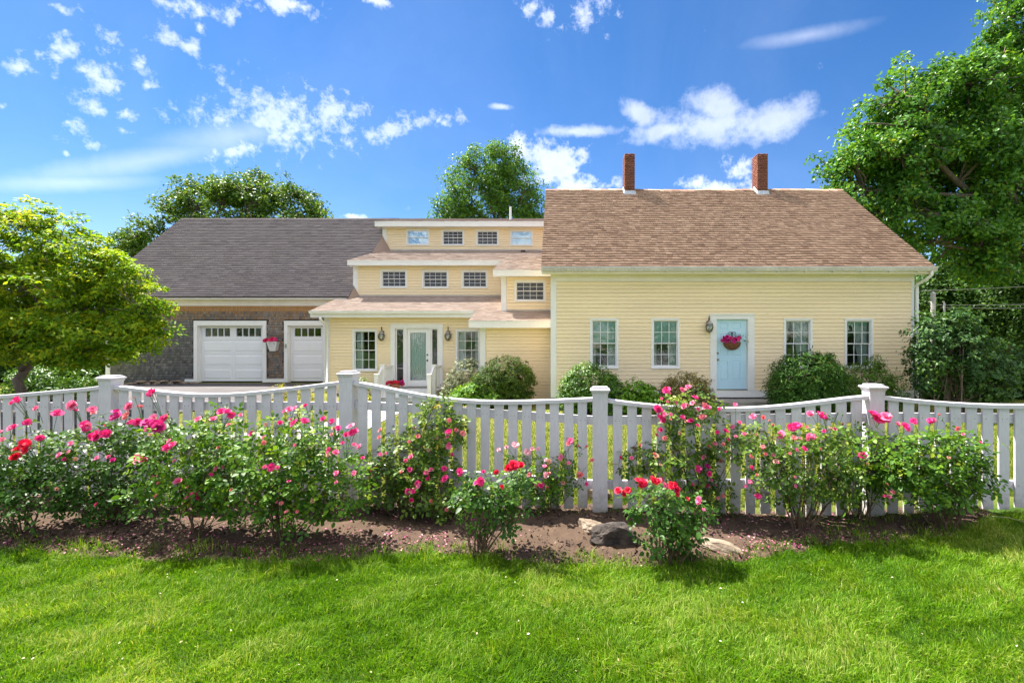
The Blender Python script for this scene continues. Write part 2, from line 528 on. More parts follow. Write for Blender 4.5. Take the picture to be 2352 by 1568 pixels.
M['roof_dark'] = tint_mat('dark_asphalt_shingles', [(0.0, (0.095, 0.080, 0.083)), (0.5, (0.150, 0.128, 0.131)), (1.0, (0.205, 0.178, 0.178))],
                          rough=0.9, noise=(0.9, 0.35), spec=0.15)
M['deck'] = plain('roof_deck', (0.10, 0.075, 0.06), 0.9)
M['cedar'] = tint_mat('weathered_cedar_shingles', [(0.0, (0.070, 0.070, 0.080)), (0.45, (0.180, 0.178, 0.190)), (0.8, (0.34, 0.325, 0.33)), (1.0, (0.48, 0.44, 0.41))],
                      rough=0.9, noise=(1.5, 0.22), spec=0.1, extra=('cedar', (0.50, 0.27, 0.12)))
M['brick'] = tint_mat('chimney_brick', [(0.0, (0.12, 0.050, 0.036)), (0.5, (0.21, 0.086, 0.060)), (1.0, (0.30, 0.135, 0.095))], rough=0.9, noise=(9, 0.2), spec=0.1)
M['mortar'] = plain('mortar', (0.22, 0.14, 0.11), 0.95)

# ================================================================ the ground
def grid_axis(lo, hi, fine_lo, fine_hi, step, n_out):
    a = np.arange(fine_lo, fine_hi + step / 2, step)
    left = fine_lo - np.geomspace(step, fine_lo - lo, n_out)[::-1]
    right = fine_hi + np.geomspace(step, hi - fine_hi, n_out)
    return np.concatenate([left, a, right])


def grid_polys(nx, ny):
    i, j = np.meshgrid(np.arange(nx - 1), np.arange(ny - 1), indexing='ij')
    a = (i * ny + j).ravel()
    return np.stack([a, a + ny, a + ny + 1, a + 1], axis=1)


def ground_mat():
    m, nt, b = new_mat('ground_turf')
    N, L = nt.nodes.new, nt.links.new
    geo = N('ShaderNodeNewGeometry')
    sep = N('ShaderNodeSeparateXYZ'); L(geo.outputs['Position'], sep.inputs[0])
    yr = N('ShaderNodeMapRange'); yr.inputs['From Min'].default_value = 4.4; yr.inputs['From Max'].default_value = 5.0; L(sep.outputs[1], yr.inputs['Value'])
    n1 = N('ShaderNodeTexNoise'); n1.inputs['Scale'].default_value = 1.7; n1.inputs['Detail'].default_value = 8; L(geo.outputs['Position'], n1.inputs['Vector'])
    n2 = N('ShaderNodeTexNoise'); n2.inputs['Scale'].default_value = 55; n2.inputs['Detail'].default_value = 5; L(geo.outputs['Position'], n2.inputs['Vector'])
    front = N('ShaderNodeValToRGB'); back = N('ShaderNodeValToRGB')
    front.color_ramp.elements[0].position = 0.3; front.color_ramp.elements[0].color = (0.020, 0.045, 0.006, 1)
    front.color_ramp.elements[1].position = 0.7; front.color_ramp.elements[1].color = (0.060, 0.11, 0.015, 1)
    back.color_ramp.elements[0].position = 0.3; back.color_ramp.elements[0].color = (0.10, 0.14, 0.02, 1)
    back.color_ramp.elements[1].position = 0.72; back.color_ramp.elements[1].color = (0.24, 0.20, 0.06, 1)
    av = N('ShaderNodeMath'); av.operation = 'MULTIPLY_ADD'; av.inputs[1].default_value = 0.5
    hv = N('ShaderNodeMath'); hv.operation = 'MULTIPLY'; hv.inputs[1].default_value = 0.5
    L(n2.outputs['Fac'], hv.inputs[0]); L(n1.outputs['Fac'], av.inputs[0]); L(hv.outputs[0], av.inputs[2])
    L(av.outputs[0], front.inputs[0]); L(av.outputs[0], back.inputs[0])
    mx = N('ShaderNodeMix'); mx.data_type = 'RGBA'
    L(yr.outputs[0], mx.inputs['Factor']); L(front.outputs[0], mx.inputs[6]); L(back.outputs[0], mx.inputs[7])
    L(mx.outputs[2], b.inputs['Base Color'])
    b.inputs['Roughness'].default_value = 0.95; b.inputs['Specular IOR Level'].default_value = 0.1
    bp = N('ShaderNodeBump'); bp.inputs['Distance'].default_value = 0.02; L(n2.outputs['Fac'], bp.inputs['Height']); L(bp.outputs[0], b.inputs['Normal'])
    return m


gx = grid_axis(-700, 700, -22, 22, 0.4, 26)
gy = grid_axis(-500, 900, -4, 26, 0.3, 26)
GX, GY = np.meshgrid(gx, gy, indexing='ij')
far = sstep(np.hypot(GX, GY - 10), 40, 300)
GZ = G(GX, GY) + far * 1.0 * np.sin(GX * 0.013) * np.cos(GY * 0.017)
ground = np_obj('ground', np.stack([GX.ravel(), GY.ravel(), GZ.ravel()], 1), [grid_polys(len(gx), len(gy))], ground_mat(), smooth=True)
ground['kind'] = 'structure'


def sheet(name, poly, mat, lift, step=0.5):
    """a sheet lying on the ground inside a convex polygon given as left and right edges over y"""
    ys = np.arange(poly[0][0], poly[-1][0] + 1e-6, step)
    lx = np.interp(ys, [p[0] for p in poly], [p[1] for p in poly]); rx = np.interp(ys, [p[0] for p in poly], [p[2] for p in poly])
    nu = 14
    u = np.linspace(0, 1, nu)
    X_ = lx[:, None] + (rx - lx)[:, None] * u[None]
    Y_ = np.repeat(ys[:, None], nu, 1)
    Z_ = G(X_, Y_) + lift
    o = np_obj(name, np.stack([X_.ravel(), Y_.ravel(), Z_.ravel()], 1), [grid_polys(len(ys), nu)[:, ::-1]], mat, smooth=True)
    o['kind'] = 'structure'
    return o


sheet('driveway', [(5.9, -15.0, -10.6), (9.0, -15.0, -9.4), (13.0, -15.4, -8.6), (18.7, -16.2, -8.45)], M['asphalt'], 0.03)
sheet('path', [(10.3, -5.9, -4.3), (12.0, -5.75, -4.45), (15.2, -5.75, -4.5)], M['path'], 0.02)
sheet('cross_path', [(9.2, -9.6, -4.3), (10.3, -8.9, -4.3)], M['path'], 0.016, 0.3)


# ================================================================ pieces of buildings
def wall_panel(mb, x0, x1, z0, z1, y0, y1, holes=()):
    """front or rear wall as a slab between y0 and y1 with rectangular openings (x0, x1, z0, z1)"""
    zs = sorted({z0, z1, *[min(max(h[2], z0), z1) for h in holes], *[min(max(h[3], z0), z1) for h in holes]})
    for a, b in zip(zs, zs[1:]):
        if b - a < 1e-6: continue
        cuts = sorted((h[0], h[1]) for h in holes if h[2] < (a + b) / 2 < h[3])
        x = x0
        for c0, c1 in cuts:
            if c0 > x: mb.box(x, c0, y0, y1, a, b)
            x = max(x, c1)
        if x < x1: mb.box(x, x1, y0, y1, a, b)


def clap_mesh(e):
    mb = MB()
    prof = [(0, 0), (-0.004, 0), (-0.006, 0.012), (-0.032, 0.013), (-0.026, e), (0, e)]     # (y, z): a rebate under the butt gives the lap its shadow line
    mb.prism_x(prof, 0, 1)
    me = mb.mesh('clapboard')
    me.materials.append(M['yellow'])
    return me


CLAP = {}


def clapboards(parent, x0, x1, z0, z1, y, holes, e=0.1103):
    if e not in CLAP: CLAP[e] = clap_mesh(e)
    r = random.Random(int(x0 * 100) + int(y * 7))
    z = z0
    while z < z1 - 0.02:
        cuts = sorted((h[0], h[1]) for h in holes if h[2] - 0.005 < z + e * 0.8 and h[3] > z + e * 0.2)
        x, segs = x0, []
        for c0, c1 in cuts:
            if c0 - x > 0.02: segs.append((x, c0))
            x = max(x, c1)
        if x1 - x > 0.02: segs.append((x, x1))
        for a, b in segs:
            parts = [(a, b)]
            if b - a > 2.6:
                c = a + (b - a) * r.uniform(0.25, 0.75)
                parts = [(a, c - 0.002), (c + 0.002, b)]
            for p, q in parts:
                place('clapboard', CLAP[e], parent, (p, y - r.uniform(0, 0.0015), z), (q - p, 1, 1))
        z += e


def unit_pane():
    me = MB().box(-0.5, 0.5, -0.002, 0.002, -0.5, 0.5).mesh('pane')
    return me


PANE = {}


def pane(parent, x0, x1, z0, z1, y, mat):
    k = mat.name
    if k not in PANE:
        PANE[k] = unit_pane(); PANE[k].materials.append(mat)
    return place('pane', PANE[k], parent, ((x0 + x1) / 2, y, (z0 + z1) / 2), (x1 - x0, 1, z1 - z0))


def lights(win, x0, x1, z0, z1, y, nx, nz, mat, bar=0.017):
    """panes of one sash and the muntins between them"""
    w, h = (x1 - x0) / nx, (z1 - z0) / nz
    yb = y if mat is M['glass_sky'] else y - 0.0165; bar = bar if nx < 4 else 0.0125          # grilles stand outside the glass
    g = MB()
    for i in range(1, nx): g.box(x0 + i * w - bar / 2, x0 + i * w + bar / 2, yb + 0.004, yb + 0.012, z0, z1)
    for j in range(1, nz):
        for i in range(nx):
            a = x0 + i * w + (bar / 2 if i else 0); b = x0 + (i + 1) * w - (bar / 2 if i < nx - 1 else 0)
            g.box(a, b, yb + 0.0045, yb + 0.0115, z0 + j * h - bar / 2, z0 + j * h + bar / 2)
    for i in range(nx):
        for j in range(nz):
            a = x0 + i * w + (0.001 if i else 0); b = x0 + (i + 1) * w - (0.001 if i < nx - 1 else 0)
            c = z0 + j * h + (0.001 if j else 0); d = z0 + (j + 1) * h - (0.001 if j < nz - 1 else 0)
            pane(win, a, b, c, d, y, mat)
    if g.v: obj('muntin', g, M['muntin'], win)


def drape(x_top, x_bot, z0, z1, y, folds=7, tie=None):
    """a pleated curtain: x_top and x_bot are (left, right) at its top and bottom"""
    mb = MB()
    nu, nv = folds * 6, 10
    for j in range(nv + 1):
        t = j / nv
        l = x_top[0] + (x_bot[0] - x_top[0]) * t; r = x_top[1] + (x_bot[1] - x_top[1]) * t
        for i in range(nu + 1):
            u = i / nu
            mb.v.append((l + (r - l) * u, y + 0.022 * math.sin(u * folds * 2 * math.pi + 0.4 * math.sin(3 * t)), z1 + (z0 - z1) * t))
    for j in range(nv):
        for i in range(nu):
            a = j * (nu + 1) + i
            mb.f.append((a, a + nu + 1, a + nu + 2, a + 1))
    return mb


def sash_window(parent, rect, y, style, name='window', casing=0.066, mat=None, grid=(3, 2), dressing=None, label=None):
    """double-hung window in a wall whose face is at y; rect = outer casing (x0, x1, z0, z1). Returns its wall opening."""
    x0, x1, z0, z1 = rect
    mat = mat or M['glass']
    c = MB()
    c.frame(x0, x1, z0 + 0.0, z1, casing, y - 0.042, y - 0.0005)
    c.box(x0 - 0.004, x1 + 0.004, y - 0.052, y - 0.043, z1 - 0.022, z1 + 0.004)      # head drip cap
    c.box(x0 - 0.004, x1 + 0.004, y - 0.062, y - 0.043, z0 - 0.004, z0 + 0.026)      # sill nose
    win = obj(name, c, M['white'], parent, label=label)
    a0, a1, b0, b1 = x0 + casing, x1 - casing, z0 + casing, z1 - casing
    mid = b0 + (b1 - b0) * (0.5 if style == 'hung' else 0.5)
    s = 0.026
    up = MB().frame(a0 + 0.001, a1 - 0.001, mid - 0.012, b1 - 0.001, s, y + 0.004, y + 0.030)
    obj('sash', up, M['white'], win)
    lo = MB().frame(a0 + 0.002, a1 - 0.002, b0 + 0.001, mid + 0.014, s, y + 0.033, y + 0.058)
    obj('sash', lo, M['white'], win)
    lights(win, a0 + s, a1 - s, mid - 0.012 + s, b1 - s, y + 0.017, grid[0], grid[1], mat)
    lights(win, a0 + s, a1 - s, b0 + s, mid + 0.014 - s, y + 0.046, grid[0], grid[1], mat)
    jam = MB()                                                                          # jambs lining the opening
    jam.box(a0 - 0.012, a0, y + 0.001, y + 0.125, b0 - 0.012, b1 + 0.012); jam.box(a1, a1 + 0.012, y + 0.001, y + 0.125, b0 - 0.012, b1 + 0.012)
    jam.box(a0, a1, y + 0.001, y + 0.125, b1, b1 + 0.012); jam.box(a0, a1, y + 0.001, y + 0.125, b0 - 0.012, b0)
    obj('jamb', jam, M['white'], win)
    w = a1 - a0
    for kind in dressing or ():
        if kind == 'shade':
            obj('roller_shade', MB().box(a0 + 0.01, a1 - 0.01, y + 0.085, y + 0.088, mid - 0.01, b1), M['shade'], win)
        elif kind == 'sky_backing':
            obj('sky_backing', MB().box(a0 + 0.01, a1 - 0.01, y + 0.064, y + 0.068, b0, b1), M['sky_backing'], win)
        elif kind == 'sides':
            obj('curtain', drape((a0, a0 + w * 0.2), (a0, a0 + w * 0.17), b0 - 0.05, b1, y + 0.16, 3), M['curtain'], win)
            obj('curtain', drape((a1 - w * 0.42, a1), (a1 - w * 0.3, a1), b0 - 0.05, b1, y + 0.17, 5), M['curtain'], win)
        elif kind == 'left_half':
            obj('curtain', drape((a0, a0 + w * 0.36), (a0, a0 + w * 0.36), b0 - 0.05, b1, y + 0.16, 5), M['curtain'], win)
        elif kind == 'tied':
            obj('curtain', drape((a0, a0 + w * 0.26), (a0, a0 + w * 0.02 + 0.01), b0 + 0.1, b1, y + 0.16, 4), M['curtain'], win)
            obj('curtain', drape((a0 + w * 0.34, a1), (a0 + w * 0.66, a1), b0 + 0.1, b1, y + 0.17, 7), M['curtain'], win)
        elif kind == 'valance':
            obj('curtain', drape((a0, a1), (a0, a1), b1 - 0.14, b1, y + 0.13, 9), M['shade'], win)
        elif kind == 'both':
            obj('curtain', drape((a0, a0 + w * 0.36), (a0, a0 + w * 0.36), b0 - 0.05, b1, y + 0.16, 5), M['curtain'], win)
            obj('curtain', drape((a1 - w * 0.2, a1), (a1 - w * 0.2, a1), b0 - 0.05, b1, y + 0.16, 3), M['curtain'], win)
    return win


def opening(rect, casing=0.066):
    return (rect[0] + casing - 0.012, rect[1] - casing + 0.012, rect[2] + casing - 0.012, rect[3] - casing + 0.012)


def rect_px(l, r, t, b, y):
    return (Xp(l, y), Xp(r, y), Zp(b, y), Zp(t, y))


def shingle_field(x0, x1, e0, e1, expo, wmin, wmax, thick, edge=None, seed=1, jag=0.006, phase=0.0, tone=None):
    """shingles on a slope rising from eave point e0=(y, z) to e1; edge(t) optionally gives (x0, x1) at slope fraction t. Returns V, quads, tint."""
    r = np.random.default_rng(seed)
    e0, e1 = np.array(e0, float), np.array(e1, float)
    Ls = np.linalg.norm(e1 - e0); dv = (e1 - e0) / Ls
    nv = np.array([-dv[1], dv[0]])
    if nv[1] < 0: nv = -nv
    rows = int(round(Ls / expo)); expo = Ls / rows
    V, Q, T = [], [], []
    n = 0
    for i in range(rows):
        s0 = i * expo - 0.012; s1 = min((i + 1) * expo + 0.02, Ls)
        a, b = (x0, x1) if edge is None else edge((i + 0.5) / rows)
        x = a - r.uniform(0, wmax) * (1 if i % 2 else 0.4)
        row_t = r.normal(0, 0.05)
        while x < b:
            w = r.uniform(wmin, wmax)
            p, q = max(x, a), min(x + w, b)
            x += w
            if q - p < 0.01: continue
            s = s0 + r.uniform(-jag, jag); h = thick * r.uniform(0.6, 1.25)
            lo = e0 + dv * s; hi = e0 + dv * s1
            A = lo + nv * h; B = hi + nv * 0.002; C = lo + nv * (-0.004)
            g = 0.0012
            V += [(p + g, A[0], A[1]), (q - g, A[0], A[1]), (q - g, B[0], B[1]), (p + g, B[0], B[1]), (p + g, C[0], C[1]), (q - g, C[0], C[1])]
            Q += [(n, n + 1, n + 2, n + 3), (n + 4, n + 5, n + 1, n)]
            t = np.clip(0.5 + (r.beta(2.2, 2.0) - 0.5) * 0.5 + row_t * 0.4, 0, 1)
            T += [t] * 6
            n += 6
    return np.array(V), np.array(Q), np.array(T)


def slope_slab(mb, x0, x1, e0, e1, th, xa=None, xb=None):
    """roof deck: a slab under the slope, th thick (downward); xa, xb = x range at the top when it differs"""
    xa = x0 if xa is None else xa; xb = x1 if xb is None else xb
    mb.add([(x0, e0[0], e0[1] - th), (x1, e0[0], e0[1] - th), (xb, e1[0], e1[1] - th), (xa, e1[0], e1[1] - th),
            (x0, e0[0], e0[1]), (x1, e0[0], e0[1]), (xb, e1[0], e1[1]), (xa, e1[0], e1[1])],
           [(0, 3, 2, 1), (4, 5, 6, 7), (0, 1, 5, 4), (1, 2, 6, 5), (2, 3, 7, 6), (3, 0, 4, 7)])


# ================================================================ the main house
WY = 14.0                                   # face of its front wall
HX0, HX1 = Xp(1265, WY), Xp(2098, WY)
house = thing('house', 'yellow clapboard house with pale blue door, tan shingle roof and two brick chimneys', 'house', ((HX0 + HX1) / 2, WY, Gf(5, WY)))
EAVE_Y, EAVE_Z, RIDGE_Y, RIDGE_Z = 13.65, 3.79, 18.1, 7.42
RX0, RX1 = -0.53, 10.765
ZC0, ZC1 = 0.205, 3.42                      # clapboards from the water table to the frieze

wins = [rect_px(1354.8, 1420.4, 731, 846, WY), rect_px(1495.4, 1561, 731, 846, WY), rect_px(1799, 1865, 731.4, 846.4, WY), rect_px(1938.7, 2004.7, 731.6, 846.6, WY)]
d_out = rect_px(1630.3, 1731.7, 721.2, 895.5, WY)
d_in = rect_px(1645, 1715.6, 733, 893.3, WY)
holes = [opening(w) for w in wins] + [(d_in[0] - 0.01, d_in[1] + 0.01, d_in[2] - 0.02, d_in[3] + 0.01)]

wl = MB()
wall_panel(wl, HX0, HX1, 0.0, 3.63, WY, WY + 0.12, holes)
by = 2 * RIDGE_Y - WY
wl.box(HX0, HX1, by - 0.12, by, 0, 3.63)
for xx in (HX0, HX1 - 0.12):
    wl.prism_x([(WY + 0.121, 0), (by - 0.121, 0), (by - 0.121, 3.62), (RIDGE_Y, 3.62 + (RIDGE_Y - WY - 0.12) * 0.80), (WY + 0.121, 3.62)], xx, xx + 0.12)
obj('wall', wl, M['yellow'], house)
obj('room', MB().box(HX0 + 0.13, HX1 - 0.13, WY + 2.6, WY + 2.7, 0.1, 3.55).box(HX0 + 0.13, HX1 - 0.13, WY + 0.13, WY + 2.6, 0.0, 0.08).box(HX0 + 0.13, HX1 - 0.13, WY + 0.13, WY + 2.6, 3.45, 3.5), M['interior'], house)
clapboards(house, HX0 + 0.17, HX1 - 0.085, ZC0, ZC1, WY - 0.0005, [(h[0], h[1], h[2] - 0.01, h[3] + 0.01) for h in holes])
f = MB().box(HX0 + 0.01, HX1 - 0.01, WY + 0.015, WY + 0.11, -0.8, -0.001)
f.box(HX0 + 0.01, HX0 + 0.11, WY + 0.112, by - 0.01, -0.8, -0.001); f.box(HX1 - 0.11, HX1 - 0.01, WY + 0.112, by - 0.01, -0.8, -0.001)
obj('foundation', f, M['foundation'], house)
obj('corner_board', MB().box(HX0 - 0.002, HX0 + 0.168, WY - 0.034, WY - 0.001, 0.0, 3.42), M['white'], house)
obj('corner_board', MB().box(HX1 - 0.083, HX1 + 0.002, WY - 0.034, WY - 0.001, 0.0, 3.42), M['white'], house)
obj('frieze_board', MB().box(HX0 - 0.002, HX1 + 0.002, WY - 0.040, WY - 0.001, 3.422, 3.63), M['frieze'], house)
sk = MB().box(HX0 + 0.17, d_out[0] - 0.02, WY - 0.028, WY - 0.001, 0.0, 0.20)
sk.box(d_out[1] + 0.3, HX1 - 0.085, WY - 0.028, WY - 0.001, 0.0, 0.20)
obj('water_table', sk, M['white'], house)
obj('door_apron', MB().box(d_out[0] - 0.018, d_out[1] + 0.1, WY - 0.045, WY - 0.001, 0.01, 0.225).box(d_out[1] + 0.102, d_out[1] + 0.298, WY - 0.04, WY - 0.001, 0.015, 0.2), M['white'], house)
sf = MB().box(RX0 + 0.02, RX1 - 0.02, EAVE_Y, WY - 0.042, 3.61, 3.632)
obj('soffit', sf, M['frieze'], house)
fa = MB().box(RX0 + 0.02, RX1 - 0.02, EAVE_Y - 0.022, EAVE_Y - 0.001, 3.60, 3.775)
obj('fascia', fa, M['frieze'], house)
# gutter: an open trough with a rolled lip, and the downspout at the right corner
gpoly = [(EAVE_Y - 0.024, 3.66), (EAVE_Y - 0.024, 3.775), (EAVE_Y - 0.03, 3.775), (EAVE_Y - 0.03, 3.67), (EAVE_Y - 0.10, 3.67), (EAVE_Y - 0.125, 3.77), (EAVE_Y - 0.125, 3.785),
         (EAVE_Y - 0.145, 3.785), (EAVE_Y - 0.145, 3.755), (EAVE_Y - 0.108, 3.66)]
obj('gutter', MB().prism_x(gpoly, RX0, RX1 + 0.02), M['gutter'], house)
hk = MB()
for k in range(14):
    xx = RX0 + 0.35 + k * 0.8
    hk.box(xx, xx + 0.03, EAVE_Y - 0.118, EAVE_Y - 0.03, 3.635, 3.659)
obj('gutter_hanger', hk, M['gutter'], house, kind='stuff')
ds = MB()
xd = HX1 + 0.05
ds.tube([(xd + 0.16, EAVE_Y - 0.07, 3.67), (xd + 0.16, EAVE_Y - 0.07, 3.56), (xd + 0.10, EAVE_Y + 0.05, 3.44), (xd, WY - 0.09, 3.33), (xd, WY - 0.075, 3.2), (xd, WY - 0.075, 1.7), (xd, WY - 0.075, 0.05), (xd + 0.03, WY - 0.2, -0.12)], 0.042, 10)
obj('downspout', ds, M['white'], house, smooth=True)

# roof: both slopes, then the front slope's shingles, a ridge cap
rf = MB()
ez = EAVE_Z
slope_slab(rf, RX0, RX1, (EAVE_Y - 0.04, ez - 0.03), (RIDGE_Y, RIDGE_Z - 0.005), 0.05)
slope_slab(rf, RX0, RX1, (2 * RIDGE_Y - EAVE_Y + 0.04, ez - 0.03), (RIDGE_Y + 0.001, RIDGE_Z - 0.005), 0.05)
roof = obj('roof', rf, M['deck'], house)
V, Q, T = shingle_field(RX0 - 0.01, RX1 + 0.01, (EAVE_Y - 0.06, ez - 0.03), (RIDGE_Y, RIDGE_Z), 0.150, 0.11, 0.20, 0.028, seed=3)
V[:, 2] += 0.014 + 0.010 * np.sin(V[:, 0] * 0.9 + 0.4) + 0.006 * np.sin(V[:, 0] * 2.3 + V[:, 1] * 1.1)      # old rafters: the plane is never true
np_obj('shingles', V, [Q], M['roof'], roof, {'tint': T}, kind='stuff')
V2 = V.copy(); V2[:, 1] = 2 * RIDGE_Y - V2[:, 1] + 0.002
np_obj('shingles', V2, [Q[:, ::-1]], M['roof'], roof, {'tint': T}, kind='stuff')
cp, ct = [], []
cq = []
x = RX0 - 0.02
while x < RX1:
    w = min(0.30, RX1 + 0.02 - x)
    b = len(cp); zz = RIDGE_Z + 0.034 + 0.012 * math.sin(x * 0.9 + 0.4) + random.uniform(0, 0.014)
    cp += [(x, RIDGE_Y - 0.14, zz - 0.105), (x + w, RIDGE_Y - 0.14, zz - 0.112), (x + w, RIDGE_Y, zz - 0.004), (x, RIDGE_Y, zz + 0.004), (x, RIDGE_Y + 0.14, zz - 0.105), (x + w, RIDGE_Y + 0.14, zz - 0.112)]
    cq += [(b, b + 1, b + 2, b + 3), (b + 3, b + 2, b + 5, b + 4)]
    ct += [random.uniform(0.1, 0.7)] * 6
    x += w
np_obj('ridge_cap', cp, [np.array(cq)], M['roof'], roof, {'tint': ct}, kind='stuff')
rk = MB()
for xx, s in ((RX0, 1), (RX1, -1)):
    xa, xb = sorted((xx, xx + s * 0.025))
    for sg in (-1, 1):
        ye = RIDGE_Y + sg * (RIDGE_Y - EAVE_Y)
        rk.prism_x([(ye, ez - 0.09), (RIDGE_Y + sg * 0.001, RIDGE_Z - 0.06), (RIDGE_Y + sg * 0.001, RIDGE_Z - 0.22), (ye, ez - 0.22)][:: (1 if sg < 0 else -1)], xa, xb)
obj('rake_board', rk, M['white'], house)


def chimney(x0, x1, y0, y1, z1, seed):
    """courses of separate bricks round a mortar core, joined because each is too small to pick out"""
    r = np.random.default_rng(seed)
    base = RIDGE_Z - 0.45
    root = obj('chimney', MB().box(x0 + 0.012, x1 - 0.012, y0 + 0.012, y1 - 0.012, base, z1 - 0.01), M['mortar'], house)
    V, Q, T = [], [], []
    ch = 0.0667
    z, k = base, 0
    while z < z1 - 0.02:
        for side in range(4):
            ln = (x1 - x0) if side % 2 == 0 else (y1 - y0)
            u = -0.10 * (k % 2)
            while u < ln - 0.005:
                a, b = max(u, 0), min(u + 0.2, ln); u += 0.21
                if b - a < 0.02: continue
                o = r.uniform(-0.003, 0.004)
                if side == 0: c = (x0 + a, x0 + b, y0 - o, y0 + 0.03)
                elif side == 2: c = (x0 + a, x0 + b, y1 - 0.03, y1 + o)
                elif side == 1: c = (x1 - 0.03, x1 + o, y0 + a, y0 + b)
                else: c = (x0 - o, x0 + 0.03, y0 + a, y0 + b)
                m = MB().box(c[0], c[1], c[2], c[3], z, z + ch - 0.010)
                n = len(V); V += m.v; Q += [tuple(i + n for i in f_) for f_ in m.f]
                T += [float(np.clip(r.normal(0.5, 0.13), 0, 1))] * 8
        z += ch; k += 1
    np_obj('bricks', V, [np.array(Q)], M['brick'], root, {'tint': T}, kind='stuff')
    fl = MB()
    zf = RIDGE_Z - (RIDGE_Y - y0) * 0.816
    fl.add([(x0 - 0.05, y0 - 0.11, zf - 0.09), (x1 + 0.05, y0 - 0.11, zf - 0.09), (x1 + 0.012, y0 - 0.012, zf + 0.13), (x0 - 0.012, y0 - 0.012, zf + 0.13)], [(0, 1, 2, 3)])
    for xx, s in ((x0, -1), (x1, 1)):
        fl.add([(xx + s * 0.05, y0 - 0.11, zf - 0.09), (xx + s * 0.06, RIDGE_Y, RIDGE_Z + 0.03), (xx + s * 0.012, RIDGE_Y, RIDGE_Z + 0.14), (xx + s * 0.012, y0 - 0.012, zf + 0.13)], [(0, 1, 2, 3), (3, 2, 1, 0)])
    obj('flashing', fl, M['lead'], root)
    obj('flue_cap', MB().box(x0 + 0.06, x1 - 0.06, y0 + 0.06, y1 - 0.06, z1 - 0.009, z1 + 0.02), M['mortar'], root)


chimney(Xp(1435, 17.8), Xp(1458, 17.8), 17.8, 18.36, Zp(352.5, 17.8), 5)
chimney(Xp(1740, 17.8), Xp(1763.5, 17.8), 17.8, 18.30, Zp(354.3, 17.8), 6)

for w, dr in zip(wins, (('shade', 'sides'), ('shade', 'sides'), ('tied',), ('tied', 'valance'))):
    sash_window(house, w, WY, 'hung', dressing=dr)

# front door: casing, six-panel slab set back in its frame, knob and deadbolt
cs = MB()
cs.frame(d_out[0], d_out[1], d_in[2] - 0.02, d_out[3], d_in[0] - d_out[0], WY - 0.05, WY - 0.0005, bottom=False, wt=d_out[3] - d_in[3])
cs.box(d_out[0] - 0.012, d_out[1] + 0.012, WY - 0.07, WY - 0.051, d_out[3] - 0.03, d_out[3] + 0.008)
cs.box(d_in[0] - 0.008, d_in[0], WY + 0.001, WY + 0.12, d_in[2], d_in[3]); cs.box(d_in[1], d_in[1] + 0.008, WY + 0.001, WY + 0.12, d_in[2], d_in[3])
cs.box(d_in[0], d_in[1], WY + 0.001, WY + 0.12, d_in[3], d_in[3] + 0.008)
obj('door_casing', cs, M['white'], house)
obj('threshold', MB().box(d_in[0], d_in[1], WY - 0.055, WY + 0.12, d_in[2] - 0.028, d_in[2] + 0.002), M['pewter'], house)


def panel_door(parent, x0, x1, z0, z1, y, rows, mat, name='door'):
    """a slab whose panels are recessed fields with raised middles; rows = (z0, z1) fractions"""
    w, h = x1 - x0, z1 - z0
    cols_ = ((0.135, 0.40), (0.53, 0.80))
    hol = [(x0 + a * w, x0 + b * w, z0 + p * h, z0 + q * h) for a, b in cols_ for p, q in rows]
    mb = MB(); wall_panel(mb, x0, x1, z0, z1, y, y + 0.012, hol)
    mb.box(x0, x1, y + 0.0125, y + 0.04, z0, z1)
    dr = obj(name, mb, mat, parent)
    for a, b, c, d in hol:
        i, j = 0.012, 0.034
        p = MB()
        p.add([(a + i, y + 0.0122, c + i), (b - i, y + 0.0122, c + i), (b - i, y + 0.0122, d - i), (a + i, y + 0.0122, d - i),
               (a + j, y + 0.003, c + j), (b - j, y + 0.003, c + j), (b - j, y + 0.003, d - j), (a + j, y + 0.003, d - j)],
              [(4, 5, 6, 7), (0, 1, 5, 4), (1, 2, 6, 5), (2, 3, 7, 6), (3, 0, 4, 7)])
        obj('door_panel', p, mat, dr)
    return dr


dx0, dx1, dz0, dz1 = d_in[0] + 0.003, d_in[1] - 0.003, d_in[2] + 0.004, d_in[3] - 0.004
bd = panel_door(house, dx0, dx1, dz0, dz1, WY + 0.03, ((0.125, 0.40), (0.475, 0.79), (0.855, 0.95)), M['blue_door'])
for zz, nm in ((0.42, 'door_knob'), (0.515, 'deadbolt')):
    k = MB(); zc = dz0 + zz * (dz1 - dz0)
    pts = [(dx0 + 0.055, WY + 0.03 - t, zc) for t in (0.0, 0.012, 0.02, 0.045, 0.06)]
    k.tube(pts, [0.032, 0.030, 0.012, 0.030 if nm == 'door_knob' else 0.022, 0.012], 10)
    obj(nm, k, M['pewter'], bd, smooth=True)

# ================================================================ the stepped wing between house and garage
wing = thing('house_wing', 'yellow stepped wing with three tiers of windows between the main house and the garage', 'house', (-4.3, 17.0, Gf(-4.3, 17)))
SL = 0.30
def z_roof1(y): return 2.73 + SL * (y - 16.6)
def z_roof2(y): return 4.83 + SL * (y - 18.6)
def z_roof3(y): return 7.12 + SL * (y - 21.6)


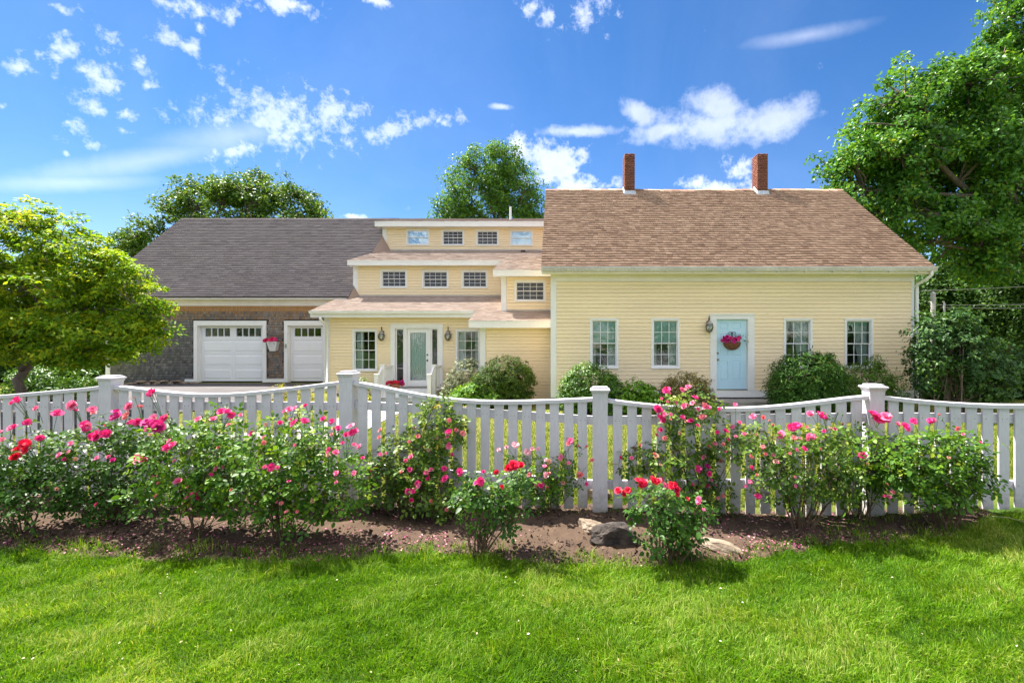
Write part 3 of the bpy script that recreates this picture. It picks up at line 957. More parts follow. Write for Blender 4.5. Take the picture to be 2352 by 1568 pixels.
Y1, Y1B, Y2, Y2B, Y3 = 17.0, 15.6, 19.0, 16.5, 22.0
WXL = -8.40                                             # left end of the lowest wall
XB1, XB2 = Xp(1105.4, Y1B), Xp(1153.8, Y2B)              # left ends of the two bays that come forward
XR = HX0 - 0.003
wins1 = [rect_px(810.4, 867, 756, 852.3, Y1), rect_px(1047, 1103.8, 756, 852.3, Y1)]
wins2 = [rect_px(874.3, 935.4, 619.4, 661.7, Y2), rect_px(969.5, 1030.6, 620.6, 662.4, Y2), rect_px(1060.3, 1120.5, 620.6, 662.4, Y2)]
win2b = rect_px(1181.6, 1253.5, 643.7, 693, Y2B)
wins3 = [rect_px(933.6, 986.6, 527, 563.7, Y3), rect_px(1014.5, 1066.2, 528, 564.3, Y3), rect_px(1093.5, 1145.7, 528.3, 564.5, Y3), rect_px(1171.7, 1223.9, 528.6, 564.8, Y3)]
e_out = rect_px(898, 1017.7, 743.6, 889, Y1)
e_in = rect_px(908, 1006.8, 753.7, 888, Y1)
H1 = [opening(w) for w in wins1] + [(e_in[0] - 0.008, e_in[1] + 0.008, e_in[2] - 0.02, e_in[3] + 0.008)]
H2 = [opening(w, 0.062) for w in wins2]; H2b = [opening(win2b, 0.062)]; H3 = [opening(w, 0.062) for w in wins3]
ZB = -0.45
w = MB()
wall_panel(w, WXL, XB1, ZB, z_roof1(Y1) - 0.12, Y1, Y1 + 0.12, H1)
wall_panel(w, XB1, XR, ZB, z_roof1(Y1B) - 0.10, Y1B, Y1B + 0.12)
w.box(XB1, XB1 + 0.12, Y1B + 0.121, Y1 + 0.119, ZB, z_roof1(Y1B) - 0.1)
wall_panel(w, -8.24, XB2, 3.2, z_roof2(Y2) - 0.12, Y2, Y2 + 0.12, H2)
wall_panel(w, XB2, XR, 2.5, z_roof2(Y2B) - 0.10, Y2B, Y2B + 0.12, H2b)
w.box(XB2, XB2 + 0.12, Y2B + 0.121, Y2 + 0.119, 2.5, z_roof2(Y2B) - 0.1)
wall_panel(w, -8.19, XR, 5.4, z_roof3(Y3) - 0.12, Y3, Y3 + 0.12, H3)
w.prism_x([(Y1 + 0.121, ZB), (27.0, ZB), (27.0, 3.0), (Y2 + 0.121, 3.0), (Y2 + 0.121, z_roof1(Y2) - 0.1), (Y1 + 0.121, z_roof1(Y1 + 0.12) - 0.1)], -8.25, -8.13)
w.prism_x([(Y2 + 0.122, 3.001), (27.0, 3.001), (27.0, 5.2), (Y3, 5.2), (Y2 + 0.122, z_roof2(Y2 + 0.12) - 0.1)], -8.24, -8.12)
w.box(-8.19, -8.07, Y3 + 0.121, 27.0, 5.2, 7.2)
w.box(-8.25, XR, 27.0, 27.12, ZB, 7.2); w.box(XR - 0.12, XR, Y3 + 0.13, 27.0, 3.8, 7.1)
obj('wall', w, M['yellow'], wing)
rm = MB()
rm.box(-8.1, XR - 0.15, 18.85, 18.88, ZB, 3.1); rm.box(-8.1, XR - 0.15, Y1 + 0.13, 18.85, ZB, -0.08)
rm.box(-8.1, XR - 0.15, 21.5, 21.55, 3.0, 5.3); rm.box(-8.1, XR - 0.15, 24.5, 24.55, 5.3, 7.3); rm.box(-8.1, XR - 0.15, Y3 + 0.13, 24.5, 5.25, 5.3)
rm.box(-8.1, XR - 0.15, Y2 + 0.13, 21.5, 3.05, 3.1)
obj('room', rm, M['interior'], wing)
ZS = 0.004
clapboards(wing, WXL + 0.17, XB1 - 0.022, ZB + 0.1, z_roof1(Y1) - 0.16, Y1 - 0.0005, [(h[0], h[1], h[2] - 0.01, h[3] + 0.01) for h in H1], 0.1125)
clapboards(wing, XB1 + 0.17, XR - 0.03, ZB + 0.1, z_roof1(Y1B) - 0.13, Y1B - 0.0005, [], 0.1125)
clapboards(wing, -8.24 + 0.16, XB2 - 0.022, z_roof1(Y2) + 0.05, z_roof2(Y2) - 0.16, Y2 - 0.0005, H2, 0.1125)
clapboards(wing, XB2 + 0.16, XR - 0.03, z_roof1(Y2B) + 0.05, z_roof2(Y2B) - 0.13, Y2B - 0.0005, H2b, 0.1125)
clapboards(wing, -8.19 + 0.165, XR, z_roof2(Y3) + 0.06, z_roof3(Y3) - 0.16, Y3 - 0.0005, H3, 0.1125)
for x0, y, z0, z1 in ((WXL - 0.01, Y1, ZB, z_roof1(Y1) - 0.14), (XB1 - 0.02, Y1B, ZB, z_roof1(Y1B) - 0.11), (-8.25, Y2, z_roof1(Y2) + 0.0, z_roof2(Y2) - 0.14),
                      (XB2 - 0.02, Y2B, z_roof1(Y2B) + 0.0, z_roof2(Y2B) - 0.11), (-8.2, Y3, z_roof2(Y3) + 0.0, z_roof3(Y3) - 0.14)):
    obj('corner_board', MB().box(x0, x0 + 0.172, y - 0.036, y - 0.0005, z0, z1).box(x0 - 0.02, x0 - 0.0005, y - 0.036, y + 0.16, z0, z1), M['white'], wing)
fl = MB()
fl.box(-8.05, XB2 - 0.03, Y2 - 0.03, Y2 - 0.0005, z_roof1(Y2) + 0.015, z_roof1(Y2) + 0.048); fl.box(XB2 + 0.16, XR, Y2B - 0.03, Y2B - 0.0005, z_roof1(Y2B) + 0.015, z_roof1(Y2B) + 0.048)
fl.box(-8.0, XR, Y3 - 0.03, Y3 - 0.0005, z_roof2(Y3) + 0.015, z_roof2(Y3) + 0.058)
obj('flashing', fl, M['gutter'], wing)


def shed_roof(zf, pieces, eaves, seed):
    d = MB()
    for x0, x1, y0, y1 in pieces: slope_slab(d, x0, x1, (y0, zf(y0)), (y1, zf(y1)), 0.04)
    r = obj('roof', d, M['deck'], wing)
    VV, QQ, TT, n = [], [], [], 0
    for k, (x0, x1, y0, y1) in enumerate(pieces):
        V, Q, T = shingle_field(x0, x1, (y0 - 0.02, zf(y0 - 0.02) + 0.002), (y1, zf(y1) + 0.002), 0.145, 0.10, 0.34, 0.016, seed=seed + k)
        VV.append(V); QQ.append(Q + n); TT.append(T); n += len(V)
    np_obj('shingles', np.concatenate(VV), [np.concatenate(QQ)], M['roof_wing'], r, {'tint': np.concatenate(TT)}, kind='stuff')
    for (x0, x1, y, h, wall_y, gut) in eaves:
        z = zf(y)
        e = MB()
        e.box(x0, x1, y - 0.022, y - 0.001, z - h, z - 0.006)                      # fascia
        e.box(x0 - 0.004, x1 + 0.004, y - 0.034, y - 0.023, z - 0.05, z - 0.004)   # shadow moulding
        obj('fascia', e, M['white'], wing)
        s = MB(); s.box(x0 + 0.01, x1 - 0.01, y, wall_y - 0.037, z - h + 0.02, z - h + 0.04)
        obj('soffit', s, M['white'], wing)
        ends = MB()
        for xx in (x0, x1 - 0.02):
            ends.prism_x([(y - 0.001, z - h), (y - 0.001, z - 0.01), (wall_y + 1.0, zf(wall_y + 1.0) - 0.045), (wall_y + 1.0, zf(wall_y + 1.0) - 0.2), (wall_y - 0.04, z - h)], xx + 0.0005, xx + 0.02)
        obj('eave_return', ends, M['white'], wing)
        if gut:
            g = MB()
            gp = [(y - 0.036, z - 0.115), (y - 0.036, z - 0.012), (y - 0.04, z - 0.012), (y - 0.04, z - 0.105), (y - 0.10, z - 0.105), (y - 0.135, z - 0.02), (y - 0.15, z - 0.02), (y - 0.112, z - 0.115)]
            obj('gutter', g.prism_x(gp, x0, x1), M['white'], wing)


shed_roof(z_roof1, [(-8.73, -2.93, 16.6, 19.0), (-2.93, XB2 - 0.001, 15.24, 19.0), (XB2, XR, 15.24, 16.5)],
          [(-8.73, -2.94, 16.6, 0.24, Y1, True), (-2.93, XR - 0.01, 15.24, 0.235, Y1B, False)], 20)
shed_roof(z_roof2, [(-8.33, -2.27, 18.6, 22.0), (-2.27, XR - 0.25, 16.1, 22.0)], [(-8.33, -2.28, 18.6, 0.195, Y2, False), (-2.27, XR - 0.04, 16.1, 0.215, Y2B, False)], 30)
shed_roof(z_roof3, [(-8.43, XR - 0.2, 21.6, 24.4)], [(-8.43, XR - 0.22, 21.6, 0.235, Y3, False)], 40)
zg = lambda yy: GE_Zv + (yy - 18.5) * 0.902 + 0.012
GE_Zv = 3.42
vq = [(-8.225, 20.75, z_roof2(20.75) + 0.012), (-8.225, 22.03, zg(22.03)), (-7.82, 22.03, z_roof2(22.03) + 0.015), (-8.225, 18.35, z_roof1(18.35) + 0.012), (-8.225, 19.03, zg(19.03)), (-7.98, 19.03, z_roof1(19.03) + 0.015)]
np_obj('valley_shingles', vq, [np.array([(0, 2, 1), (3, 5, 4)])], M['roof_wing'], wing, {'tint': np.array([0.4, 0.5, 0.45, 0.4, 0.5, 0.45])}, kind='stuff')
bk = MB(); slope_slab(bk, -8.4, XR - 0.1, (27.2, z_roof3(24.4) - 1.1), (24.401, z_roof3(24.4)), 0.05)
obj('rear_roof', bk, M['deck'], wing)
ds = MB().tube([(WXL + 0.05, 16.5, 2.5), (WXL + 0.05, 16.52, 2.42), (WXL + 0.1, 16.75, 2.28), (WXL + 0.08, 16.93, 2.2), (WXL + 0.08, 16.93, 0.0), (WXL + 0.08, 16.7, -0.05)], 0.045, 8)
obj('downspout', ds, M['white'], wing, smooth=True)
obj('vent_pipe', MB().tube([Vector((Xp(1172.5, 23), 23.0, 7.3)), Vector((Xp(1172.5, 23), 23.0, Zp(475, 23)))], 0.052, 10), M['white'], wing)
obj('roof_vent', MB().box(Xp(1197, 21.5), Xp(1207, 21.5), 21.4, 21.6, z_roof2(21.5), z_roof2(21.5) + 0.07), M['iron'], wing)
sash_window(wing, wins1[0], Y1, 'hung', dressing=('left_half',)); sash_window(wing, wins1[1], Y1, 'hung', dressing=('both',))
for q in wins2: sash_window(wing, q, Y2, 'hung', casing=0.062, grid=(4, 2), mat=M['glass_screen'])
sash_window(wing, win2b, Y2B, 'hung', casing=0.062, grid=(4, 2), mat=M['glass_screen'])
for i, q in enumerate(wins3):
    sash_window(wing, q, Y3, 'hung', casing=0.062, grid=(4, 2), mat=M['glass_sky'] if i in (0, 3) else M['glass_screen'], dressing=('sky_backing',) if i in (0, 3) else None, label='window with pale bright panes' if i in (0, 3) else None)
# blue disc leaning in the bay's window
wing_disc = MB().tube([(Xp(1219, 16.7), 16.62, Zp(692, 16.62)), (Xp(1219, 16.7), 16.63, Zp(692, 16.62))], [0.10, 0.10], 16)

# entry: casing, two dark sidelights, glazed door with a curtain
e = MB()
e.frame(e_out[0], e_out[1], e_in[2] - 0.03, e_out[3], e_in[0] - e_out[0], Y1 - 0.05, Y1 - 0.0005, bottom=False, wt=e_out[3] - e_in[3])
s0, s1 = Xp(928.5, Y1), Xp(934.5, Y1); s2, s3 = Xp(984.2, Y1), Xp(989.4, Y1)
e.box(s0, s1, Y1 - 0.01, Y1 + 0.1, e_in[2], e_in[3]); e.box(s2, s3, Y1 - 0.01, Y1 + 0.1, e_in[2], e_in[3])
entry = obj('entry_frame', e, M['white'], wing)
for a, b in ((e_in[0], s0), (s3, e_in[1])):
    obj('sidelight_frame', MB().frame(a + 0.001, b - 0.001, e_in[2] + 0.002, e_in[3] - 0.001, 0.045, Y1 + 0.02, Y1 + 0.06), M['white'], entry)
    zm = e_in[2] + 0.65
    pane(entry, a + 0.046, b - 0.046, e_in[2] + 0.048, e_in[3] - 0.046, Y1 + 0.04, M['glass'])
    obj('screen_bar', MB().box(a + 0.046, b - 0.046, Y1 + 0.03, Y1 + 0.035, zm, zm + 0.02), M['gutter'], entry)
gx0, gx1, gz0, gz1 = Xp(941.6, Y1), Xp(978, Y1), Zp(873.2, Y1), Zp(763.8, Y1)
gd = MB()
wall_panel(gd, s1 + 0.004, s2 - 0.004, e_in[2] + 0.012, e_in[3] - 0.004, Y1 + 0.03, Y1 + 0.075, [(gx0, gx1, gz0, gz1)])
gdoor = obj('glazed_door', gd, M['white'], wing)
pane(gdoor, gx0, gx1, gz0, gz1, Y1 + 0.05, M['glass'])
obj('curtain', drape((gx0 - 0.02, gx1 + 0.02), (gx0 - 0.02, gx1 + 0.02), gz0 - 0.02, gz1 + 0.02, Y1 + 0.11, 8), paint('door_curtain', (0.74, 0.80, 0.80), var=0.05, rough=0.9, bump=0.0), gdoor)
arc = MB()
for k in (0, 1, 2):
    arc.tube([(gx0 + (gx1 - gx0) / 2 + (0.19 - 0.06 * k) * math.cos(t), Y1 + 0.045, gz0 + 0.06 + (0.13 - 0.05 * k) * math.sin(t)) for t in np.linspace(0, 2 * math.pi, 22)], 0.006, 4)
obj('etched_oval', arc, M['muntin'], gdoor)
for zz, nm, rr in ((0.45, 'door_knob', 0.033), (0.545, 'deadbolt', 0.028)):
    zc = e_in[2] + zz * (e_in[3] - e_in[2])
    k = MB().tube([(s2 - 0.045, Y1 + 0.03 - t, zc) for t in (0.0, 0.012, 0.02, 0.045, 0.06)], [rr, rr, 0.012, rr * 0.9, 0.012], 10)
    obj(nm, k, M['iron'], gdoor, smooth=True)
obj('threshold', MB().box(e_in[0], e_in[1], Y1 - 0.06, Y1 + 0.12, e_in[2] - 0.03, e_in[2] + 0.0), M['pewter'], wing)

# ================================================================ the garage
GYW = 18.9
gar = thing('garage', 'weathered grey shingle garage with dark roof and two white overhead doors', 'garage', (-13.2, GYW, 0.0))
GX0, GX1 = Xp(245, GYW), -8.27
GE_Y, GE_Z, GR_Y, GR_Z = 18.5, 3.42, 23.2, 7.66
big_o, big_i = rect_px(446.9, 613, 736.6, 875.8, GYW), rect_px(455, 604.4, 747.5, 875.8, GYW)
sm_o, sm_i = rect_px(654, 752, 736.6, 875.8, GYW), rect_px(661.9, 743.3, 747.5, 875.8, GYW)
gz = 0.055
GH = [(big_i[0], big_i[1], -0.2, big_i[3]), (sm_i[0], sm_i[1], -0.2, sm_i[3])]
g = MB()
wall_panel(g, GX0, GX1, -0.1, 3.33, GYW, GYW + 0.14, GH)
gby = 2 * GR_Y - GYW
g.box(GX0, GX1, gby - 0.14, gby, -0.1, 3.33)
for xx in (GX0, GX1 - 0.14):
    g.prism_x([(GYW + 0.141, -0.1), (gby - 0.141, -0.1), (gby - 0.141, 3.33), (GR_Y, 3.33 + (GR_Y - GYW - 0.15) * 0.88), (GYW + 0.141, 3.33)], xx, xx + 0.14)
obj('wall', g, plain('shingle_underlay', (0.05, 0.045, 0.042), 0.9), gar)
# wall shingles in courses
V, Q, T, Cd = [], [], [], []
r = np.random.default_rng(9)
expo, z, row = 0.107, 0.02, 0
zt = Zp(702.5, GYW)
rows_n = int((zt - 0.02) / expo); expo = (zt - 0.02) / rows_n
for row in range(rows_n):
    z = 0.02 + row * expo
    x = GX0 + 0.17 - r.uniform(0, 0.1)
    while x < GX1:
        wd = r.uniform(0.05, 0.11); a, b = max(x, GX0 + 0.17), min(x + wd, GX1); x += wd
        xm = (a + b) / 2
        if b - a < 0.015 or any(h[0] - 0.05 < xm < h[1] + 0.05 and z < h[3] for h in (big_o, sm_o)): continue
        j = r.uniform(-0.004, 0.004); t0 = r.uniform(0.026, 0.036)
        n = len(V); y0 = GYW - 0.001
        V += [(a + 0.002, y0 - t0, z + j), (b - 0.002, y0 - t0, z + j), (b - 0.002, y0 - 0.006, z + expo + 0.012), (a + 0.002, y0 - 0.006, z + expo + 0.012), (a + 0.002, y0, z + j), (b - 0.002, y0, z + j)]
        Q += [(n, n + 1, n + 2, n + 3), (n + 4, n + 5, n + 1, n)]
        near = math.exp(-((xm + 11.2) / 1.0) ** 2)                       # between the doors the weathering is browner
        c = 0.0
        top = rows_n - 1 - row
        if top < 2: c = r.uniform(0.85, 1.0)
        elif top < 6: c = float(np.clip(r.normal(0.40 - 0.09 * (top - 2), 0.22), 0, 0.8))
        c = max(c, float(np.clip(r.normal(0.24, 0.20) * near + r.normal(0.0, 0.04), 0, 0.5)))
        T += [float(np.clip(r.normal(0.42, 0.10) + (0.35 if top < 2 else 0) + 0.10 * near, 0, 1))] * 6
        Cd += [c] * 6
np_obj('wall_shingles', V, [np.array(Q)], M['cedar'], gar, {'tint': T, 'cedar': Cd}, kind='stuff')
obj('corner_board', MB().box(GX0 - 0.01, GX0 + 0.165, GYW - 0.04, GYW - 0.0005, 0.0, zt), M['white'], gar)
obj('frieze_board', MB().box(GX0 - 0.01, GX1 - 0.15, GYW - 0.05, GYW - 0.0005, zt + 0.001, 3.33), M['frieze'], gar)
obj('soffit', MB().box(-18.48, GX1 - 0.02, GE_Y, GYW - 0.052, 3.305, 3.325), M['frieze'], gar)
obj('fascia', MB().box(-18.48, GX1 - 0.02, GE_Y - 0.024, GE_Y - 0.001, 3.30, 3.41), M['white'], gar)
obj('foundation', MB().box(GX0 + 0.02, big_o[0] - 0.02, GYW + 0.01, GYW + 0.13, -0.5, 0.018).box(GX0, GX0 + 0.12, GYW + 0.15, gby, -0.5, -0.11), M['granite'], gar)
gr = MB()
slope_slab(gr, -18.5, GX1 + 0.05, (GE_Y - 0.03, GE_Z - 0.03), (GR_Y, GR_Z), 0.05)
slope_slab(gr, -18.5, GX1 + 0.05, (2 * GR_Y - GE_Y + 0.03, GE_Z - 0.03), (GR_Y + 0.001, GR_Z), 0.05)
slope_slab(gr, GX1 + 0.051, -7.9, (22.02, GE_Z - 0.03 + (22.02 - GE_Y + 0.03) * (GR_Z - GE_Z + 0.03) / (GR_Y - GE_Y + 0.03)), (GR_Y, GR_Z), 0.05)
groof = obj('roof', gr, M['deck'], gar)
V, Q, T = shingle_field(-18.52, GX1 + 0.05, (GE_Y - 0.05, GE_Z - 0.03), (GR_Y, GR_Z + 0.006), 0.142, 0.28, 0.33, 0.013, seed=50, jag=0.004, edge=lambda t: (-18.52, GX1 + 0.05 if GE_Y + t * (GR_Y - GE_Y) < 22.05 else -7.9))
np_obj('shingles', V, [Q], M['roof_dark'], groof, {'tint': T}, kind='stuff')
V[:, 2] += 0.012 + 0.012 * np.sin(V[:, 0] * 0.7)
V2 = V.copy(); V2[:, 1] = 2 * GR_Y - V2[:, 1] + 0.002
np_obj('shingles', V2, [Q[:, ::-1]], M['roof_dark'], groof, {'tint': T}, kind='stuff')
rk = MB()
for sg in (-1, 1):
    ye = GR_Y + sg * (GR_Y - GE_Y)
    rk.prism_x([(ye, GE_Z - 0.08), (GR_Y + sg * 0.001, GR_Z - 0.055), (GR_Y + sg * 0.001, GR_Z - 0.24), (ye, GE_Z - 0.24)][:: (1 if sg < 0 else -1)], -18.49, -18.46)
obj('rake_board', rk, M['white'], gar)
tr = MB()
for o_, i_ in ((big_o, big_i), (sm_o, sm_i)):
    x1 = o_[1] if o_ is big_o else GX1 - 0.2
    tr.box(o_[0], i_[0] - 0.001, GYW - 0.055, GYW - 0.0005, gz - 0.03, i_[3])
    tr.box(i_[1] + 0.001, x1, GYW - 0.055, GYW - 0.0005, gz - 0.03, i_[3])
    tr.box(o_[0], x1, GYW - 0.055, GYW - 0.0005, i_[3] + 0.001, o_[3])
    for a, b in ((i_[0] - 0.001, i_[0] + 0.022), (i_[1] - 0.022, i_[1] + 0.001)): tr.box(a, b, GYW, GYW + 0.2, gz - 0.03, i_[3])
    tr.box(i_[0] + 0.023, i_[1] - 0.023, GYW, GYW + 0.2, i_[3] - 0.022, i_[3])
tr.box(big_o[1] + 0.001, sm_o[0] - 0.001, GYW - 0.05, GYW - 0.0005, 0.03, 0.165); tr.box(big_o[0] - 0.36, big_o[0] - 0.001, GYW - 0.05, GYW - 0.0005, 0.05, 0.155)
obj('door_casing', tr, M['white'], gar)


def overhead_door(i_, n_win, label):
    x0, x1, z0, z1 = i_[0] + 0.024, i_[1] - 0.024, gz, i_[3] - 0.024
    y = GYW + 0.15
    rt = obj('garage_door', MB().box(x0, x1, y + 0.05, y + 0.06, z0, z0 + 0.75 * (z1 - z0)), M['garage_door'], gar, label=label)
    n, h = 4, (z1 - z0) / 4
    W = x1 - x0
    nb = n_win
    bays = [(x0 + 0.10 + k * (W - 0.05) / nb, x0 + (k + 1) * (W - 0.05) / nb - 0.05) for k in range(nb)]
    for k in range(n):
        a, b = z0 + k * h + 0.003, z0 + (k + 1) * h - 0.003
        hol = [(p, q, a + 0.13, b - 0.10) for p, q in bays]
        m = MB()
        if k < 3:
            m.box(x0, x1, y + 0.004, y + 0.049, a, b)
            for p, q, c, d in hol:
                i2 = 0.03
                m.add([(p, y + 0.0035, c - 0.02), (q, y + 0.0035, c - 0.02), (q, y + 0.0035, d + 0.02), (p, y + 0.0035, d + 0.02),
                       (p + i2, y - 0.010, c), (q - i2, y - 0.010, c), (q - i2, y - 0.010, d), (p + i2, y - 0.010, d)],
                      [(4, 5, 6, 7), (0, 1, 5, 4), (1, 2, 6, 5), (2, 3, 7, 6), (3, 0, 4, 7)])
        else:
            hol = [(p + 0.05, q - 0.05, a + 0.145, b - 0.075) for p, q in bays]
            wall_panel(m, x0, x1, a, b, y + 0.004, y + 0.049, hol)
            for p, q, c, d in hol:
                m.frame(p - 0.03, q + 0.03, c - 0.03, d + 0.03, 0.03, y - 0.008, y + 0.0035)
                lights_y = y + 0.03
                wv = (q - p) / 4
                for v in range(4):
                    if v: m.box(p + v * wv - 0.013, p + v * wv + 0.013, y - 0.004, y + 0.045, c, d)
                    pane(rt, p + v * wv + (0.013 if v else 0), p + (v + 1) * wv - (0.013 if v < 3 else 0), c, d, lights_y, M['glass'])
        obj('door_section', m, M['garage_door'], rt)
    obj('weather_strip', MB().box(x0, x1, y + 0.01, y + 0.045, z0 - 0.03, z0 + 0.0025), M['iron'], rt)


overhead_door(big_i, 2, 'wide white overhead door with two window strips')
overhead_door(sm_i, 1, 'narrow white overhead door with one window strip')
obj('keypad', MB().box(Xp(656.5, GYW), Xp(660.5, GYW), GYW - 0.075, GYW - 0.056, Zp(799, GYW), Zp(790, GYW)), M['pewter'], gar)

# ================================================================ things fixed to the buildings
tag(obj('blue_disc', wing_disc, plain('blue_plastic', (0.03, 0.14, 0.62), 0.4)), 'small blue disc leaning inside the window of the bay beside the main house', 'disc')

# entry steps with railings
stairs = thing('entry_steps', 'white wooden entry steps with short balustrades leading to the glazed door', 'steps', (-5.1, 16.2, -0.4))
LX, RXX = -5.99, -4.26
pz = e_in[2] - 0.05
m = MB()
m.box(LX - 0.06, RXX + 0.06, 16.05, Y1 - 0.06, pz - 0.04, pz)
obj('landing', m, M['white'], stairs)
zs = [pz - 0.045 - 0.165 * k for k in range(4)]
for k in range(3):
    y = 16.05 - 0.27 * k
    obj('riser', MB().box(LX + 0.02, RXX - 0.02, y + 0.005, y + 0.025, zs[k] - 0.165 + 0.03, zs[k]), M['white'], stairs)
    if k < 2: obj('tread', MB().box(LX - 0.02, RXX + 0.02, y - 0.30, y + 0.004, zs[k] - 0.165, zs[k] - 0.165 + 0.028), M['white'], stairs)
for sx in (LX, RXX):
    obj('skirt', MB().box(sx - 0.05, sx - 0.03, 16.06, Y1 - 0.06, -0.5, pz - 0.041), M['white'], stairs)
for sx in (LX, RXX):
    obj('newel_post', MB().box(sx - 0.07, sx + 0.07, 15.97, 16.11, -0.45, 0.83).box(sx - 0.085, sx + 0.085, 15.955, 16.125, 0.831, 0.87), M['white'], stairs)
    obj('newel_post', MB().box(sx - 0.06, sx + 0.06, 15.44, 15.56, -0.48, 0.55).box(sx - 0.075, sx + 0.075, 15.425, 15.575, 0.551, 0.585), M['white'], stairs)
    h = MB()
    h.prism_x([(15.57, 0.45), (15.57, 0.52), (15.965, 0.80), (15.965, 0.70)], sx - 0.035, sx + 0.035)
    h.box(sx - 0.035, sx + 0.035, 16.115, Y1 - 0.055, 0.74, 0.80)
    h.box(sx - 0.02, sx + 0.02, 16.115, Y1 - 0.055, pz + 0.09, pz + 0.13)
    obj('handrail', h, M['white'], stairs)
    for k in range(6):
        y = 16.2 + k * 0.115
        obj('baluster', MB().box(sx - 0.018, sx + 0.018, y, y + 0.036, pz + 0.131, 0.739), M['white'], stairs)
    for k in range(3):
        y = 15.64 + k * 0.11
        obj('baluster', MB().box(sx - 0.018, sx + 0.018, y, y + 0.036, -0.3, 0.45 + 0.70 * (y - 15.57)), M['white'], stairs)

# granite doorstep
st = MB(); st.box(4.47, 6.22, 13.15, 13.94, -0.42, -0.035)
o = obj('granite_step', st, M['granite'])
tag(o, 'long grey granite doorstep below the pale blue door', 'doorstep')


def lantern(px, py_top, py_bot, d, label, sc_=1.0):
    h = Zp(py_top, d) - Zp(py_bot, d)
    x, y, z = Xp(px, d), d - 0.16, Zp(py_bot, d)
    t = thing('wall_lantern', label, 'lantern', (x, d - 0.02, z + h * 0.5), 'onion lanterns on the yellow walls')
    obj('backplate', MB().tube([(x, d - 0.022, z + h * 0.62), (x, d - 0.042, z + h * 0.62)], [0.065, 0.05], 12), M['bronze'], t)
    hook = [(x, d - 0.04, z + h * 0.62), (x, d - 0.09, z + h * 0.75), (x, d - 0.11, z + h * 0.92), (x, y + 0.01, z + h), (x, y, z + h * 0.90), (x, y, z + h * 0.72)]
    obj('bracket', MB().tube(hook, 0.013, 6), M['bronze'], t, smooth=True)
    obj('lantern_cap', MB().lathe([(0.012, h * 0.74), (0.03, h * 0.72), (0.045, h * 0.66), (0.085, h * 0.58), (0.105, h * 0.53), (0.10, h * 0.515)], (x, y, z), 14), M['pewter'], t, smooth=True)
    obj('glass_globe', MB().lathe([(0.055, h * 0.06), (0.085, h * 0.16), (0.115, h * 0.32), (0.112, h * 0.42), (0.085, h * 0.513)], (x, y, z), 16), M['lamp_glass'], t, smooth=True)
    obj('candle', MB().lathe([(0.014, h * 0.06), (0.014, h * 0.3), (0.004, h * 0.36)], (x, y, z), 8), M['curtain'], t)
    cage = MB()
    for zz, rr in ((0.16, 0.09), (0.40, 0.118)):
        cage.tube([(x + rr * math.cos(a), y + rr * math.sin(a), z + h * zz) for a in np.linspace(0, 2 * math.pi, 17)], 0.0055, 4)
    for k in range(6):
        a = k * math.pi / 3 + 0.3
        cage.tube([(x + rr * math.cos(a), y + rr * math.sin(a), z + h * zz) for zz, rr in ((0.03, 0.03), (0.08, 0.07), (0.2, 0.10), (0.36, 0.12), (0.45, 0.112), (0.53, 0.09))], 0.005, 4)
    obj('cage', cage, M['bronze'], t)
    obj('finial', MB().lathe([(0.006, -h * 0.01), (0.025, h * 0.02), (0.06, h * 0.055)], (x, y, z), 10), M['bronze'], t, smooth=True)
    return t


lantern(1625.5, 726.4, 764.5, WY, 'onion lantern with bronze hook on the wall left of the pale blue door')
lantern(879.8, 750.6, 783, Y1, 'onion lantern on the wing wall left of the glazed entry door')
lantern(1031.2, 750.6, 783, Y1, 'onion lantern on the wing wall right of the glazed entry door')

# ================================================================ leaves, petals, flowers
LEAF = {}
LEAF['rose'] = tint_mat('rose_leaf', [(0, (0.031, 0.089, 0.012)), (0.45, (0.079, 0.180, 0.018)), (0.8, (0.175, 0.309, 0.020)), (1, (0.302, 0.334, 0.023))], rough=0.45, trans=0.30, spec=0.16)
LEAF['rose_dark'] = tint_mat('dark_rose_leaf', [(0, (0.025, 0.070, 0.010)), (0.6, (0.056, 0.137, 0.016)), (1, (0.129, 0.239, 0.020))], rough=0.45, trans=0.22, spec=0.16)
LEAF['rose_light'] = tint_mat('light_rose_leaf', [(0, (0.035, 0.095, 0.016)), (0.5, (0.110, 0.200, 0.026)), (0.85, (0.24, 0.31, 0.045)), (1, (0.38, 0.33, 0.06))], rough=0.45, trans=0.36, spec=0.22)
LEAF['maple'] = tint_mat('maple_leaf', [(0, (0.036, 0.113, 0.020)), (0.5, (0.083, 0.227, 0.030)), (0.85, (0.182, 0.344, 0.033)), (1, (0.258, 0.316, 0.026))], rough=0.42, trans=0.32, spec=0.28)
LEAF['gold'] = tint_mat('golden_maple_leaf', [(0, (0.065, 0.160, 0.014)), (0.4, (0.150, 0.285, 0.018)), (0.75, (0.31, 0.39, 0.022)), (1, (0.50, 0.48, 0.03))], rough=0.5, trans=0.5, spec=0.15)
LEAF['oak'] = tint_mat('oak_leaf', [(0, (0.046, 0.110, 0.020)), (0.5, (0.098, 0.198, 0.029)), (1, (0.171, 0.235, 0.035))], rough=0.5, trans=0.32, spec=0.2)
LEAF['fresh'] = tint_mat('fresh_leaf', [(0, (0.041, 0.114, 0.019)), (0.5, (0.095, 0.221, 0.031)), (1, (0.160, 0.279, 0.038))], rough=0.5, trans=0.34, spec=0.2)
LEAF['wood'] = tint_mat('woodland_leaf', [(0, (0.024, 0.063, 0.017)), (0.6, (0.054, 0.125, 0.024)), (1, (0.120, 0.218, 0.036))], rough=0.5, trans=0.28, spec=0.2)
